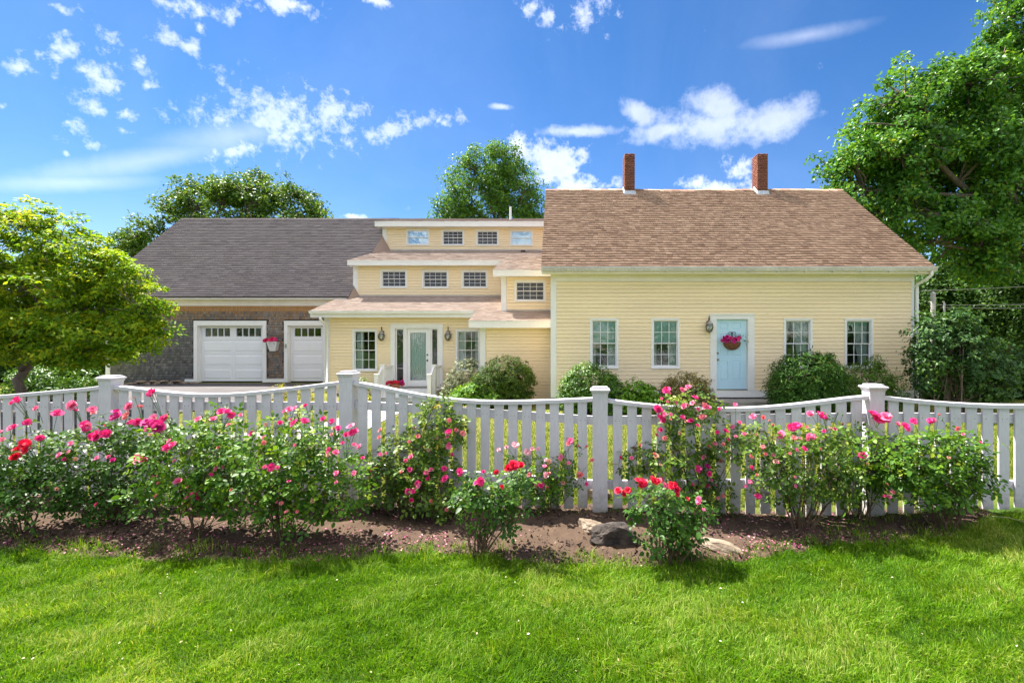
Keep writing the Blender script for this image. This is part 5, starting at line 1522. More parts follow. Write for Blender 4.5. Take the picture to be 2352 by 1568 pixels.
def rose_bush(label, base_px, d, lobes_px, leaf, n_spray, flowers, seed, canes=9, leaf_L=0.042, bloom_k=0.80, dense=1.75, extra=0.9):
    n_spray = int(n_spray * dense)
    """base_px: foot of the canes; lobes_px = (px, py, half width, half height[, depth offset]); flowers = (px, py, diameter px, kind)"""
    r = np.random.default_rng(seed)
    b = at(base_px[0], base_px[1], d)
    bz = Gf(b.x, d)
    root = thing('rose_bush', label, 'rose bush', (b.x, d, bz), 'rose bushes along the picket fence')
    lob = np.array([lobe(l[0], l[1], d + (l[4] if len(l) > 4 else 0), l[2], l[3], min(0.42, max(0.14, l[2] * d / F * 0.75))) for l in lobes_px])
    # canes fan out from the foot
    mb = MB()
    cane_pts = []
    for k in range(canes):
        l = lob[k % len(lob)]
        tgt = l[:3] + unit(r.normal(size=3)) * l[3:] * r.uniform(0.3, 0.95); tgt[2] = max(tgt[2], bz + 0.25)
        s0 = np.array([b.x + r.normal(0, 0.045), d + r.normal(0, 0.035), bz - 0.03])
        mid = s0 + (tgt - s0) * np.array([0.42, 0.42, 0.5]) + r.normal(0, 0.025, 3)
        q1 = s0 + (mid - s0) * 0.5 + r.normal(0, 0.01, 3)
        rr = r.uniform(0.0045, 0.0085)
        pts = [s0, q1, mid, mid + (tgt - mid) * 0.55 + r.normal(0, 0.015, 3), tgt]
        mb.tube(pts, [rr, rr * 0.9, rr * 0.75, rr * 0.55, rr * 0.3], 5)
        cane_pts += pts[1:]
        for _ in range(2):                                                   # side shoots low on the cane
            a = pts[r.integers(1, 4)]
            e_ = a + np.array([r.normal(0, 0.10), r.normal(0, 0.08), r.uniform(0.05, 0.18)])
            mb.tube([a, a + (e_ - a) * 0.5 + r.normal(0, 0.01, 3), e_], [rr * 0.5, rr * 0.4, rr * 0.2], 4); cane_pts.append(e_)
    cane_arr = np.array(cane_pts)
    # leaf sprays (five leaflets on a stalk) through the lobes
    vol = (lob[:, 3] * lob[:, 5]) ** 0.9
    wch = r.choice(len(lob), n_spray, p=vol / vol.sum())
    dirs = unit(r.normal(size=(n_spray, 3)))
    rad = r.uniform(0.12, 1.0, n_spray) ** (1 / 3) * (1 + r.normal(0, 0.10, n_spray))
    C = lob[wch, :3] + dirs * rad[:, None] * lob[wch, 3:]
    ok = C[:, 2] > bz + 0.06
    C, dirs = C[ok], dirs[ok]
    n = len(C)
    H = unit(dirs * np.array([1, 1, 0.3]) + r.normal(0, 0.6, (n, 3)))          # stalk direction
    Nn = unit(np.array([0, -0.15, 0.75]) + 0.45 * dirs + 0.45 * r.normal(size=(n, 3)))
    H = unit(H - (H * Nn).sum(1, keepdims=True) * Nn)
    S = np.cross(H, Nn)
    sz = leaf_L * r.uniform(0.6, 1.25, n)
    PP, AA, NN, LL, WW, TT = [], [], [], [], [], []
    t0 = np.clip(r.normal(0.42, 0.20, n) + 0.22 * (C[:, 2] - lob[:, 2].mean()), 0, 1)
    for (u, sd, k) in ((1.7, 0, 1.15), (1.1, 1, 1.0), (1.1, -1, 1.0), (0.3, 1, 0.8), (0.3, -1, 0.8)):
        PP.append(C + H * (u * sz)[:, None] + S * (0.1 * sd * sz)[:, None])
        a = unit(H * (1.0 if sd == 0 else 0.45) + S * (0.9 * sd) + r.normal(0, 0.15, (n, 3)))
        nn = unit(Nn + r.normal(0, 0.18, (n, 3)))
        AA.append(unit(a - (a * nn).sum(1, keepdims=True) * nn)); NN.append(nn)
        LL.append(sz * k * r.uniform(0.9, 1.1, n)); WW.append(sz * k * 0.66); TT.append(np.clip(t0 + r.normal(0, 0.06, n), 0, 1))
    V, q, tri = leaf_ovals(np.concatenate(PP), np.concatenate(AA), np.concatenate(NN), np.concatenate(LL), np.concatenate(WW))
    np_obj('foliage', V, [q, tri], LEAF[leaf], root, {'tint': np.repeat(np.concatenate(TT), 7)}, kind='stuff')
    for i in r.permutation(n)[: n // 3]:
        j = int(np.argmin(np.linalg.norm(cane_arr - C[i], axis=1)))
        mb.tube([cane_arr[j], (cane_arr[j] + C[i]) / 2 + r.normal(0, 0.012, 3), C[i]], [0.0024, 0.002, 0.0012], 3, cap=False)
    obj('canes', mb, M['cane'], root, kind='stuff')
    # flowers on their stalks, in front of or above the leaves
    sm = MB()
    tops = [f for f in flowers if f[3] not in ('red', 'pale')] or flowers
    for _ in range(int(len(flowers) * extra)):                               # smaller blooms and half-open ones near the listed ones
        f = tops[int(r.integers(len(tops)))]
        l = lobes_px[int(r.integers(len(lobes_px)))]
        if r.random() < 0.6: q = (f[0] + r.normal(0, 26), f[1] + abs(r.normal(0, 22)))
        else: q = (l[0] + r.uniform(-0.85, 0.85) * l[2], l[1] + r.uniform(-0.9, 0.4) * l[3])
        flowers = flowers + [(q[0], q[1], r.uniform(9, 15), ('hot', 'pink', 'pink', 'salmon', 'faded')[int(r.integers(5))])]
    for (px, py, dia, kind) in flowers:
        best, bd_ = d - 0.05, 9
        for l in lob:
            cx, cz = CX + l[0] / l[1] * F, CY - (l[2] - EYE) / l[1] * F
            e_ = math.hypot((px - cx) / (l[3] / l[1] * F), (py - cz) / (l[5] / l[1] * F))
            if e_ < 1: best = min(best, l[1] - l[4] * math.sqrt(1 - e_ * e_) * 0.98 - 0.02)
        p = at(px, py, best)
        size = dia / F * best
        nb = 1 if dia < 26 else (3 if dia < 40 else 5)
        j = int(np.argmin(np.linalg.norm((cane_arr - np.array(p)) * [1, 1, 0.6] + [0, 0, 0.05], axis=1)))
        foot = Vector(C[int(np.argmin(np.linalg.norm((C - np.array(p) + [0, 0, 0.10]), axis=1)))])
        for k in range(nb):
            off = Vector((0, 0, 0)) if nb == 1 else Vector((r.uniform(-0.5, 0.5) * size * 0.8, r.uniform(-0.3, 0.2) * size * 0.5, r.uniform(-0.3, 0.3) * size * 0.55))
            s_ = size * (1.0 if nb == 1 else (0.66 if nb == 3 else 0.55)) * r.uniform(0.9, 1.1) * bloom_k
            face = Vector((r.normal(0, 0.45), -0.75 + r.normal(0, 0.25), 0.75 + r.normal(0, 0.25)))
            kk = kind
            if kind in ('hot', 'pink') and r.random() < 0.16: kk = 'pink' if kind == 'hot' else 'salmon'
            bloom(root, p + off, s_ , kk, face, int(r.integers(0, 4)), r.uniform(0, 6.28))
            c = p + off - face.normalized() * s_ * 0.06
            sm.tube([foot, foot + (c - foot) * 0.55 + Vector((0, 0, 0.01)), c], [0.0022, 0.0020, 0.0022], 4, cap=False)
            sm.lathe([(0.003, -0.10 * s_), (0.11 * s_, -0.02 * s_), (0.05 * s_, 0.03 * s_)], tuple(c), 5)
    # a few closed buds
    for k in range(max(3, len(flowers) // 3)):
        i = int(np.argmax(C[:, 2] - 0.35 * r.random(n))) if r.random() < 0.5 else int(r.integers(n))
        c = Vector(C[i]) + Vector((r.normal(0, 0.04), -0.03, r.uniform(0.03, 0.09)))
        sm.tube([Vector(C[i]), c], [0.002, 0.0016], 3, cap=False)
        sm.lathe([(0.002, -0.004), (0.007, 0.004), (0.006, 0.012), (0.001, 0.02)], tuple(c), 5)
    obj('flower_stalks', sm, M['stem_green'], root, kind='stuff')
    return root

# ================================================================ the picket fence
FS = -0.0662                                     # the fence runs a little nearer to the right
def fence_y(x): return 4.6 + FS * x
def fence_x(px): return 4.6 * (px - CX) / F / (1 - FS * (px - CX) / F)
def fence_z(px, py): return EYE - (py - CY) / F * fence_y(fence_x(px))


FA = math.atan(FS)
fence = thing('picket_fence', 'white picket fence with dipping top rails and capped posts behind the roses', 'fence', (0.4, fence_y(0.4), 0))
RAIL = [
    [(-330, 885), (-250, 897), (-150, 911), (-60, 911), (0, 908), (60, 903), (130, 897), (200, 890), (237, 886)],
    [(264, 885.5), (298, 889), (364, 897), (414, 902), (447, 904.6), (490, 904.5), (530, 902.4), (576, 900), (609, 897), (642, 894), (675, 889), (708, 885), (741, 880.6), (784, 876)],
    [(814, 876), (841, 880.6), (874, 887), (907, 893.5), (940, 900), (973, 906), (1006, 911), (1039, 915.5), (1072, 918), (1122, 919.6), (1189, 920), (1255, 918.5), (1305, 916), (1361, 913.5)],
    [(1396, 916), (1437, 922), (1470, 926), (1520, 930.5), (1586, 934.5), (1652, 936.5), (1714, 936), (1764, 933), (1813, 928), (1863, 923), (1913, 917), (1992, 908.5)],
    [(2026, 909), (2061, 913), (2095, 917), (2144, 921), (2194, 925), (2243, 927.5), (2349, 929), (2450, 927), (2560, 918), (2670, 905)]]
POSTS = [(-350, 0.132, 1.30, 0.175), (251, 0.132, Zp(862, fence_y(fence_x(262))), 0.175), (799, 0.132, Zp(852, fence_y(fence_x(803))), 0.172),
         (1378.5, 0.144, Zp(888, 4.59), 0.192), (2009, 0.128, Zp(882, fence_y(fence_x(2006))), 0.18), (2690, 0.132, 1.28, 0.175)]
HORIZ = [((0.96, 0.97), (0.30, 0.30)), ((0.985, 1.0), (0.32, 0.34)), ((1.015, 0.885), (0.39, 0.263)), ((0.885, 0.94), (0.263, 0.33)), ((0.945, 0.945), (0.335, 0.335))]
U = Vector((math.cos(FA), math.sin(FA), 0)); W_ = Vector((-math.sin(FA), math.cos(FA), 0))
pk = MB().box(-0.5, 0.5, -0.0095, 0.0095, 0, 1).mesh('picket'); pk.materials.append(M['fence'])
post_i = []
for px, w, zt_, cw in POSTS:
    x = fence_x(px); c = Vector((x, fence_y(x) + 0.02, 0)); g0 = Gf(x, c.y)
    capb = zt_ - 0.105
    m = MB().box(-w / 2, w / 2, -w / 2, w / 2, -0.2, capb + 0.006 - g0)
    me = m.mesh('post'); me.materials.append(M['fence'])
    p = place('post', me, fence, (c.x, c.y, g0), rot=(0, 0, FA))
    k = cw / w
    pr = [(w / 2 + 0.002, 0.0), (w / 2 + 0.003, 0.030), (w / 2 * (1 + 0.22 * (k - 1)), 0.046), (w / 2 * (1 + 0.55 * (k - 1)), 0.060), (cw / 2 - 0.012, 0.068), (cw / 2 - 0.002, 0.072), (cw / 2, 0.079), (cw / 2 - 0.006, 0.087), (w / 2 * 1.02, 0.092), (w / 2 * 0.98, 0.093), (w / 2 * 0.98, 0.105)]
    m = MB().lathe(pr, (0, 0, 0), sq=True)
    me = m.mesh('post_cap'); me.materials.append(M['fence'])
    o = bpy.data.objects.new('post_cap', me); col.objects.link(o); o.parent = p; o.location = (0, 0, capb - g0)
nails = MB()
for i, pts in enumerate(RAIL):
    xa, xb = fence_x(pts[0][0]), fence_x(pts[-1][0])
    xs = np.array([fence_x(p[0]) for p in pts]); zs_ = np.array([fence_z(*p) for p in pts])
    # top rail, a bent board laid on the pickets
    n = 26
    sx_ = np.linspace(xa, xb, n)
    co = np.polyfit((xs - xa) / (xb - xa), zs_, 5)
    sz_ = np.polyval(co, (sx_ - xa) / (xb - xa))
    m = MB()
    for k in range(n):
        o = Vector((sx_[k], fence_y(sx_[k]), 0))
        for (v, z) in ((-0.026, -0.034), (0.052, -0.034), (0.052, 0.0), (0.046, 0.004), (-0.020, 0.004), (-0.026, 0.0)):
            q = o + W_ * v; m.v.append((q.x, q.y, sz_[k] + z))
    for k in range(n - 1):
        for j in range(6):
            a, b = k * 6 + j, k * 6 + (j + 1) % 6
            m.f.append((a, b, b + 6, a + 6))
    m.f.append(tuple(range(5, -1, -1))); m.f.append(tuple((n - 1) * 6 + j for j in range(6)))
    obj('top_rail', m, M['fence'], fence)
    for (za, zb) in HORIZ[i]:
        m = MB()
        for x, z, e in ((xa + 0.001, za, 0), (xb - 0.001, zb, 1)):
            for v in (0.012, 0.048):
                for dz in (-0.042, 0.042):
                    q = Vector((x, fence_y(x), 0)) + W_ * v
                    m.v.append((q.x, q.y, z + dz))
        m.f += [(0, 1, 3, 2), (4, 6, 7, 5), (0, 4, 5, 1), (2, 3, 7, 6), (0, 2, 6, 4), (1, 5, 7, 3)]
        obj('rail', m, M['fence'], fence)
    L_ = xb - xa
    npk = int(round((L_ - 0.05) / 0.140))
    pitch = (L_ - 0.05) / npk
    for k in range(npk):
        x = xa + 0.025 + pitch * (k + 0.5)
        if not -8 < x < 6.5: continue
        zt_ = float(np.polyval(co, (x - xa) / L_)) - 0.033
        y = fence_y(x)
        z0 = Gf(x, y) + random.uniform(0.015, 0.04)
        place('picket', pk, fence, (x, y, z0), (0.0895 + random.uniform(-0.002, 0.002), 1, zt_ - z0), (random.uniform(-0.004, 0.004), random.uniform(-0.006, 0.006), FA))
        for (za, zb) in HORIZ[i]:
            zz = za + (zb - za) * (x - xa) / L_
            for sgn in (-1, 1):
                q = Vector((x, y, zz)) + U * (0.02 * sgn) - W_ * 0.0098
                if random.random() < 0.85: nails.box(q.x - 0.0028, q.x + 0.0028, q.y - 0.0016, q.y + 0.001, zz - 0.0028, zz + 0.0028)
obj('nail_heads', nails, M['iron'], fence, kind='stuff')

# ================================================================ the flower bed
def px_ground(px, py):
    d = EYE * F / (py - CY)
    for _ in range(4): d = (EYE - Gf(Xp(px, d), d)) * F / (py - CY)
    return Xp(px, d), d


EDGE = [(-700, 1250), (-300, 1254), (0, 1264), (120, 1276), (300, 1288), (500, 1291), (700, 1299), (850, 1283), (1000, 1272), (1130, 1284), (1250, 1298), (1400, 1303), (1540, 1303), (1650, 1293), (1730, 1290), (1800, 1272), (1900, 1257), (2050, 1246), (2180, 1236), (2240, 1212), (2275, 1186)]
EP = np.array([px_ground(*p) for p in EDGE])
BED_X1 = float(EP[-1, 0])


def bed_front(x): return np.where(x > BED_X1, 9.9, np.interp(x, EP[:, 0], EP[:, 1])) + 0.018 * np.sin(np.asarray(x) * 9.0) + 0.012 * np.sin(np.asarray(x) * 23.0)


def in_bed(x, y): return (x < BED_X1) & (y > bed_front(x)) & (y < fence_y(x) + 0.12)


bx = np.arange(-6.6, BED_X1 + 0.05, 0.035)
nv = 34
V = []
rb = np.random.default_rng(4)
for x in bx:
    f0 = float(bed_front(min(x, BED_X1 - 1e-3))) - 0.03; f1 = max(fence_y(x) + 0.15, f0 + 0.05)
    ys = np.linspace(f0, f1, nv)
    lift = 0.012 + 0.022 * np.sin(np.pi * np.linspace(0, 1, nv)) + 0.010 * np.sin(x * 7 + ys * 9) + 0.007 * np.sin(x * 17 - ys * 13) + rb.normal(0, 0.0035, nv)
    lift[0] = -0.02
    V += list(zip(np.full(nv, x), ys, G(np.full(nv, x), ys) + lift))
V = np.array(V)


def bed_z(x, y):
    return G(x, y) + 0.026 + 0.010 * np.sin(x * 7 + y * 9) + 0.007 * np.sin(x * 17 - y * 13)


M['soil'] = paint('bark_mulch_soil', (0.090, 0.060, 0.040), var=0.35, scale=7, fine=110, rough=0.95, bump=0.02, spec=0.1, dark=(0.060, 0.040, 0.032))
bed = np_obj('flower_bed', V, [grid_polys(len(bx), nv)], M['soil'], smooth=True)
bed['kind'] = 'structure'
M['chips'] = tint_mat('mulch_chips', [(0, (0.018, 0.012, 0.009)), (0.4, (0.080, 0.050, 0.037)), (0.75, (0.21, 0.145, 0.108)), (1, (0.45, 0.34, 0.26))], rough=0.9, spec=0.1)
n = 34000
x = rb.uniform(-6.4, BED_X1, n); y = rb.uniform(3.3, 5.2, n)
k = in_bed(x, y + 0.03); x, y = x[k], y[k]; n = len(x)
P = np.stack([x, y, bed_z(x, y) - 0.006 + rb.uniform(0, 0.01, n)], 1)
Nn = unit(np.array([0, 0, 1.0]) + 0.5 * rb.normal(size=(n, 3)))
A = rb.normal(size=(n, 3)); A = unit(A - (A * Nn).sum(1, keepdims=True) * Nn)
Ls = rb.gamma(3, 0.0065, n)
Vc, tri = leaf_quads(P, A, Nn, Ls, Ls * rb.uniform(0.25, 0.8, n), 0.3, 0.1)
o = np_obj('mulch_chips', Vc, [tri], M['chips'], None, {'tint': np.repeat(np.clip(rb.beta(1.5, 2.8, n), 0, 1), 4)}); o['kind'] = 'stuff'
# fallen petals
n = 2400
cx_ = rb.choice([-3.9, -3.2, -2.6, -1.9, -1.4, -1.0, 1.3, 1.7, 2.2, 2.6], n); x = cx_ + rb.normal(0, 0.42, n); y = rb.uniform(3.45, 4.9, n)
k = in_bed(x, y + 0.02); x, y = x[k], y[k]; n = len(x)
P = np.stack([x, y, bed_z(x, y) + 0.006], 1)
Nn = unit(np.array([0, 0, 1.0]) + 0.35 * rb.normal(size=(n, 3)))
A = rb.normal(size=(n, 3)); A = unit(A - (A * Nn).sum(1, keepdims=True) * Nn)
Ls = rb.uniform(0.012, 0.026, n)
Vc, tri = leaf_quads(P, A, Nn, Ls, Ls * 0.8, 0.2, 0.2)
o = np_obj('fallen_petals', Vc, [tri], tint_mat('fallen_petal', [(0, (0.34, 0.03, 0.14)), (0.5, (0.66, 0.16, 0.30)), (1, (0.80, 0.45, 0.48))], rough=0.6, trans=0.2, tcol=(1, .9, .9)), None, {'tint': np.repeat(rb.uniform(0, 1, n), 4)})
o['kind'] = 'stuff'


def stone(name, label, cat, c, size, seed, mat, flat=1.0, sink=0.35, group=None, parent=None, sub=4, rough=0.13):
    bm = bmesh.new()
    bmesh.ops.create_icosphere(bm, subdivisions=sub, radius=1.0)
    r_ = random.Random(seed)
    planes = [(Vector((r_.gauss(0, 1), r_.gauss(0, 1), r_.gauss(0, 0.8))).normalized(), r_.uniform(0.55, 0.9)) for _ in range(14)]
    from mathutils import noise as mn
    for v in bm.verts:
        p = v.co.copy()
        for nrm, dd in planes:
            e = p.dot(nrm) - dd
            if e > 0: p -= nrm * e * 0.92
        p *= 1 + rough * mn.fractal(p * 2.3 + Vector((seed, 0, 0)), 0.8, 2.1, 5)
        v.co = (p.x * size[0], p.y * size[1], p.z * size[2])
    me = bpy.data.meshes.new(name); bm.to_mesh(me); bm.free()
    me.materials.append(mat)
    o = bpy.data.objects.new(name, me); col.objects.link(o)
    o.parent = parent
    o.location = Vector(c) - (wloc(parent) if parent else Vector((0, 0, 0)))
    if label: tag(o, label, cat, group)
    return o


def rock_mat(name, a, b, sc_):
    m, nt, bs = new_mat(name)
    N, L = nt.nodes.new, nt.links.new
    geo = N('ShaderNodeNewGeometry')
    n1 = N('ShaderNodeTexNoise'); n1.inputs['Scale'].default_value = sc_; n1.inputs['Detail'].default_value = 9; n1.inputs['Roughness'].default_value = 0.7; L(geo.outputs['Position'], n1.inputs['Vector'])
    cr = N('ShaderNodeValToRGB'); cr.color_ramp.elements[0].position = 0.38; cr.color_ramp.elements[0].color = (*a, 1)
    cr.color_ramp.elements[1].position = 0.62; cr.color_ramp.elements[1].color = (*b, 1); L(n1.outputs['Fac'], cr.inputs[0])
    L(cr.outputs[0], bs.inputs['Base Color']); bs.inputs['Roughness'].default_value = 0.9
    bp = N('ShaderNodeBump'); bp.inputs['Distance'].default_value = 0.03; bp.inputs['Strength'].default_value = 0.9; L(n1.outputs['Fac'], bp.inputs['Height']); L(bp.outputs[0], bs.inputs['Normal'])
    return m


M['rock_dark'] = rock_mat('dark_boulder_rock', (0.020, 0.017, 0.016), (0.085, 0.062, 0.050), 9)
M['rock_tan'] = rock_mat('tan_rock', (0.15, 0.11, 0.075), (0.32, 0.25, 0.185), 7)
c = px_ground(1412, 1262)
stone('boulder', 'dark rough boulder in the mulch between the front rose and the red rose', 'rock', (c[0], c[1] + 0.12, 0.035), (0.22, 0.17, 0.14), 3, M['rock_dark'])
c = px_ground(1352, 1235)
stone('rock', 'tan stone tucked against the left side of the dark boulder', 'rock', (c[0] + 0.02, c[1] + 0.12, 0.035), (0.13, 0.13, 0.085), 8, M['rock_tan'])
c = px_ground(1668, 1272)
o = stone('flat_stone', 'long flat pale stone at the lawn edge right of the red rose', 'rock', (c[0], c[1] + 0.05, 0.015), (0.27, 0.09, 0.055), 12, M['rock_tan'])
o.rotation_euler = (0.1, 0.12, -0.5)
c = px_ground(1362, 1163)
stone('stone', 'pale stone behind the pickets at the foot of the middle fence post', 'rock', (Xp(1372, 4.95), 4.95, 0.06), (0.20, 0.12, 0.10), 15, M['rock_tan'])

# ================================================================ roses
rose_bush('rose bush at the left edge with two big red blooms facing out', (56, 1227), 4.06, [(60, 1050, 88, 74), (0, 1095, 70, 85), (110, 1115, 85, 80), (40, 1150, 75, 50), (-70, 1100, 80, 100)], 'rose_dark', 330,
          [(40, 922, 29, 'hot'), (84, 937, 18, 'pink'), (132, 949, 24, 'hot'), (0, 992, 15, 'hot'), (30, 983, 28, 'hot'), (65, 969, 24, 'hot'), (50, 1026, 46, 'red'), (33, 1050, 36, 'red'), (93, 1007, 24, 'hot'), (137, 1045, 17, 'pink')], 1, canes=12)
rose_bush('spreading dark-leaved rose bush below the leftmost tall fence post with magenta clusters', (258, 1205), 4.28, [(200, 1052, 92, 78), (285, 1062, 88, 82), (190, 1122, 80, 50), (305, 1130, 72, 48), (240, 1005, 78, 45), (345, 1020, 62, 50), (230, 1150, 90, 38)], 'rose_dark', 400,
          [(172, 932, 36, 'pink'), (213, 940, 20, 'pink'), (162, 1018, 16, 'pink'), (202, 977, 33, 'hot'), (232, 1000, 50, 'hot'), (222, 1052, 14, 'pink'), (260, 1058, 18, 'magenta'), (301, 931, 30, 'pink'), (324, 934, 12, 'salmon'),
           (349, 904, 28, 'hot'), (261, 954, 36, 'magenta'), (290, 954, 24, 'pink'), (308, 970, 33, 'hot'), (222, 1158, 14, 'hot'), (321, 1053, 38, 'hot')], 2, canes=13)
rose_bush('rose bush with a twisted bare base and deep pink blooms low on its right side', (452, 1233), 4.0, [(420, 1062, 98, 76), (485, 1100, 68, 72), (380, 1132, 75, 50), (500, 1130, 55, 48), (500, 985, 46, 52, 0.35), (440, 1010, 80, 45)], 'rose', 400,
          [(361, 972, 58, 'magenta'), (387, 960, 28, 'hot'), (352, 958, 18, 'pink'), (387, 1025, 30, 'hot'), (410, 1106, 24, 'pink'), (448, 1137, 34, 'hot'), (442, 1153, 22, 'hot'), (518, 950, 34, 'hot'), (455, 964, 18, 'pink'), (490, 964, 20, 'pink'),
           (496, 1076, 16, 'pink'), (485, 1089, 10, 'hot'), (364, 1109, 11, 'salmon'), (513, 1073, 13, 'pink')], 3, canes=10)
rose_bush('broad leafy rose bush in front of the second tall fence post', (650, 1246), 3.9, [(640, 1072, 122, 85), (590, 1130, 95, 70), (720, 1082, 100, 82), (665, 1002, 88, 52), (775, 1130, 75, 72), (560, 1082, 72, 80), (690, 1170, 105, 42)], 'rose', 620,
          [(580, 997, 22, 'hot'), (606, 1005, 13, 'salmon'), (654, 944, 16, 'hot'), (664, 940, 20, 'pink'), (677, 937, 16, 'pink'), (702, 932, 15, 'hot'), (644, 972, 18, 'hot'), (676, 972, 22, 'hot'), (699, 967, 22, 'hot'), (610, 975, 12, 'faded'),
           (742, 962, 15, 'hot'), (762, 967, 18, 'hot'), (777, 983, 15, 'hot'), (762, 998, 12, 'pink'), (805, 978, 22, 'hot'), (805, 995, 32, 'hot'), (787, 1017, 12, 'hot'), (813, 1021, 14, 'pink'), (826, 1025, 16, 'pink'), (770, 1040, 20, 'hot'),
           (608, 1073, 14, 'pink'), (624, 1073, 24, 'hot'), (773, 1087, 18, 'pink'), (813, 1086, 16, 'hot'), (718, 1150, 15, 'faded')], 4, canes=16)
rose_bush('light green rose bush with a tall leafy spire in front of the pickets', (911, 1178), 4.5, [(930, 1062, 80, 76), (885, 1110, 60, 60), (1003, 990, 48, 72), (1035, 1003, 36, 40), (990, 1080, 60, 55), (1000, 940, 26, 30)], 'rose_light', 360,
          [(874, 988, 15, 'pink'), (945, 1050, 18, 'pink'), (942, 1078, 16, 'hot'), (863, 1073, 10, 'faded'), (1031, 965, 13, 'salmon'), (1030, 992, 20, 'hot'), (1063, 995, 18, 'salmon'), (953, 983, 12, 'faded'), (960, 1002, 15, 'salmon'),
           (1030, 1025, 17, 'pink'), (1038, 1044, 12, 'hot'), (980, 1084, 16, 'pink'), (990, 1079, 16, 'pink'), (1020, 1076, 15, 'hot'), (985, 1098, 17, 'hot')], 5, canes=12, leaf_L=0.045)
rose_bush('small low rose bush with trailing leaves right of the light green spire', (988, 1192), 4.35, [(1000, 1130, 48, 40), (1030, 1160, 40, 28), (965, 1140, 32, 36)], 'rose_light', 95,
          [(1022, 1100, 22, 'hot'), (959, 1109, 16, 'hot'), (937, 1128, 18, 'hot'), (950, 1128, 16, 'hot'), (944, 1150, 16, 'hot')], 6, canes=6, leaf_L=0.044)
rose_bush('dark-leaved rose bush at the lawn edge with one red bloom on top', (1100, 1275), 3.68, [(1140, 1120, 66, 48), (1112, 1160, 60, 46), (1180, 1140, 44, 58), (1082, 1132, 34, 34), (1165, 1200, 34, 32)], 'rose_dark', 230,
          [(1056, 1083, 22, 'hot'), (1098, 1106, 36, 'hot'), (1179, 1068, 46, 'red'), (1140, 1084, 14, 'red'), (1154, 1117, 12, 'red')], 7, canes=18, leaf_L=0.042, dense=1.15, extra=0.2)
rose_bush('airy rose bush with pale pink blooms left of the middle fence post', (1262, 1174), 4.5, [(1240, 1088, 60, 42), (1290, 1092, 44, 48), (1250, 1132, 46, 36), (1312, 1035, 18, 30), (1205, 1060, 36, 22)], 'rose', 150,
          [(1146, 1033, 14, 'pale'), (1163, 1027, 14, 'pale'), (1184, 1022, 21, 'pale'), (1211, 1038, 22, 'pale'), (1222, 1032, 16, 'pale'), (1236, 1031, 14, 'pale'), (1310, 1012, 20, 'pink'), (1328, 1024, 9, 'salmon'), (1288, 1050, 17, 'pink'),
           (1306, 1063, 12, 'pink'), (1252, 1091, 19, 'pale'), (1333, 1091, 22, 'pink'), (1254, 1056, 11, 'pale'), (1240, 1117, 27, 'hot')], 8, canes=10, leaf_L=0.034)
rose_bush('short rose bush crowned with a band of deep red blooms', (1535, 1298), 3.52, [(1520, 1172, 74, 48), (1572, 1192, 58, 58), (1500, 1150, 48, 32), (1540, 1238, 70, 28), (1600, 1165, 26, 26)], 'rose_dark', 250,
          [(1434, 1131, 34, 'red'), (1478, 1106, 40, 'red'), (1505, 1104, 38, 'red'), (1527, 1114, 22, 'pink'), (1547, 1114, 30, 'red'), (1555, 1129, 33, 'red'), (1606, 1149, 21, 'pink'), (1580, 1145, 11, 'red')], 9, canes=20, leaf_L=0.042, dense=1.15, extra=0.2)
rose_bush('tall pink climbing rose rising above the fence rail left of the blue door', (1622, 1174), 4.48, [(1590, 1002, 68, 72), (1540, 1050, 86, 46), (1470, 1056, 54, 38), (1598, 935, 52, 42), (1672, 1020, 64, 38), (1590, 1092, 60, 60), (1640, 1132, 44, 38), (1705, 1005, 38, 28), (1545, 955, 36, 40)], 'rose_light', 430,
          [(1424, 1051, 13, 'hot'), (1530, 896, 22, 'hot'), (1566, 895, 15, 'hot'), (1580, 889, 16, 'hot'), (1596, 914, 22, 'hot'), (1590, 925, 16, 'hot'), (1573, 934, 22, 'pink'), (1518, 939, 30, 'hot'), (1626, 934, 27, 'pink'), (1652, 939, 14, 'hot'),
           (1518, 963, 28, 'hot'), (1568, 957, 15, 'hot'), (1613, 957, 19, 'pink'), (1586, 968, 19, 'hot'), (1603, 977, 15, 'hot'), (1518, 987, 16, 'hot'), (1508, 1000, 13, 'hot'), (1666, 992, 21, 'hot'), (1647, 992, 14, 'hot'), (1682, 980, 13, 'pink'),
           (1628, 1025, 12, 'salmon'), (1507, 1048, 15, 'faded'), (1616, 1051, 16, 'pink'), (1652, 1058, 16, 'pink'), (1603, 1076, 21, 'hot'), (1626, 1071, 16, 'magenta'), (1629, 1089, 18, 'hot'), (1624, 1116, 15, 'magenta'), (1590, 1112, 10, 'hot'),
           (1626, 1175, 14, 'hot'), (1533, 923, 10, 'pink'), (1553, 925, 12, 'pink'), (1672, 1010, 12, 'hot'), (1709, 997, 14, 'pink'), (1690, 1003, 13, 'pink'), (1689, 929, 14, 'pink')], 10, canes=14, leaf_L=0.040)
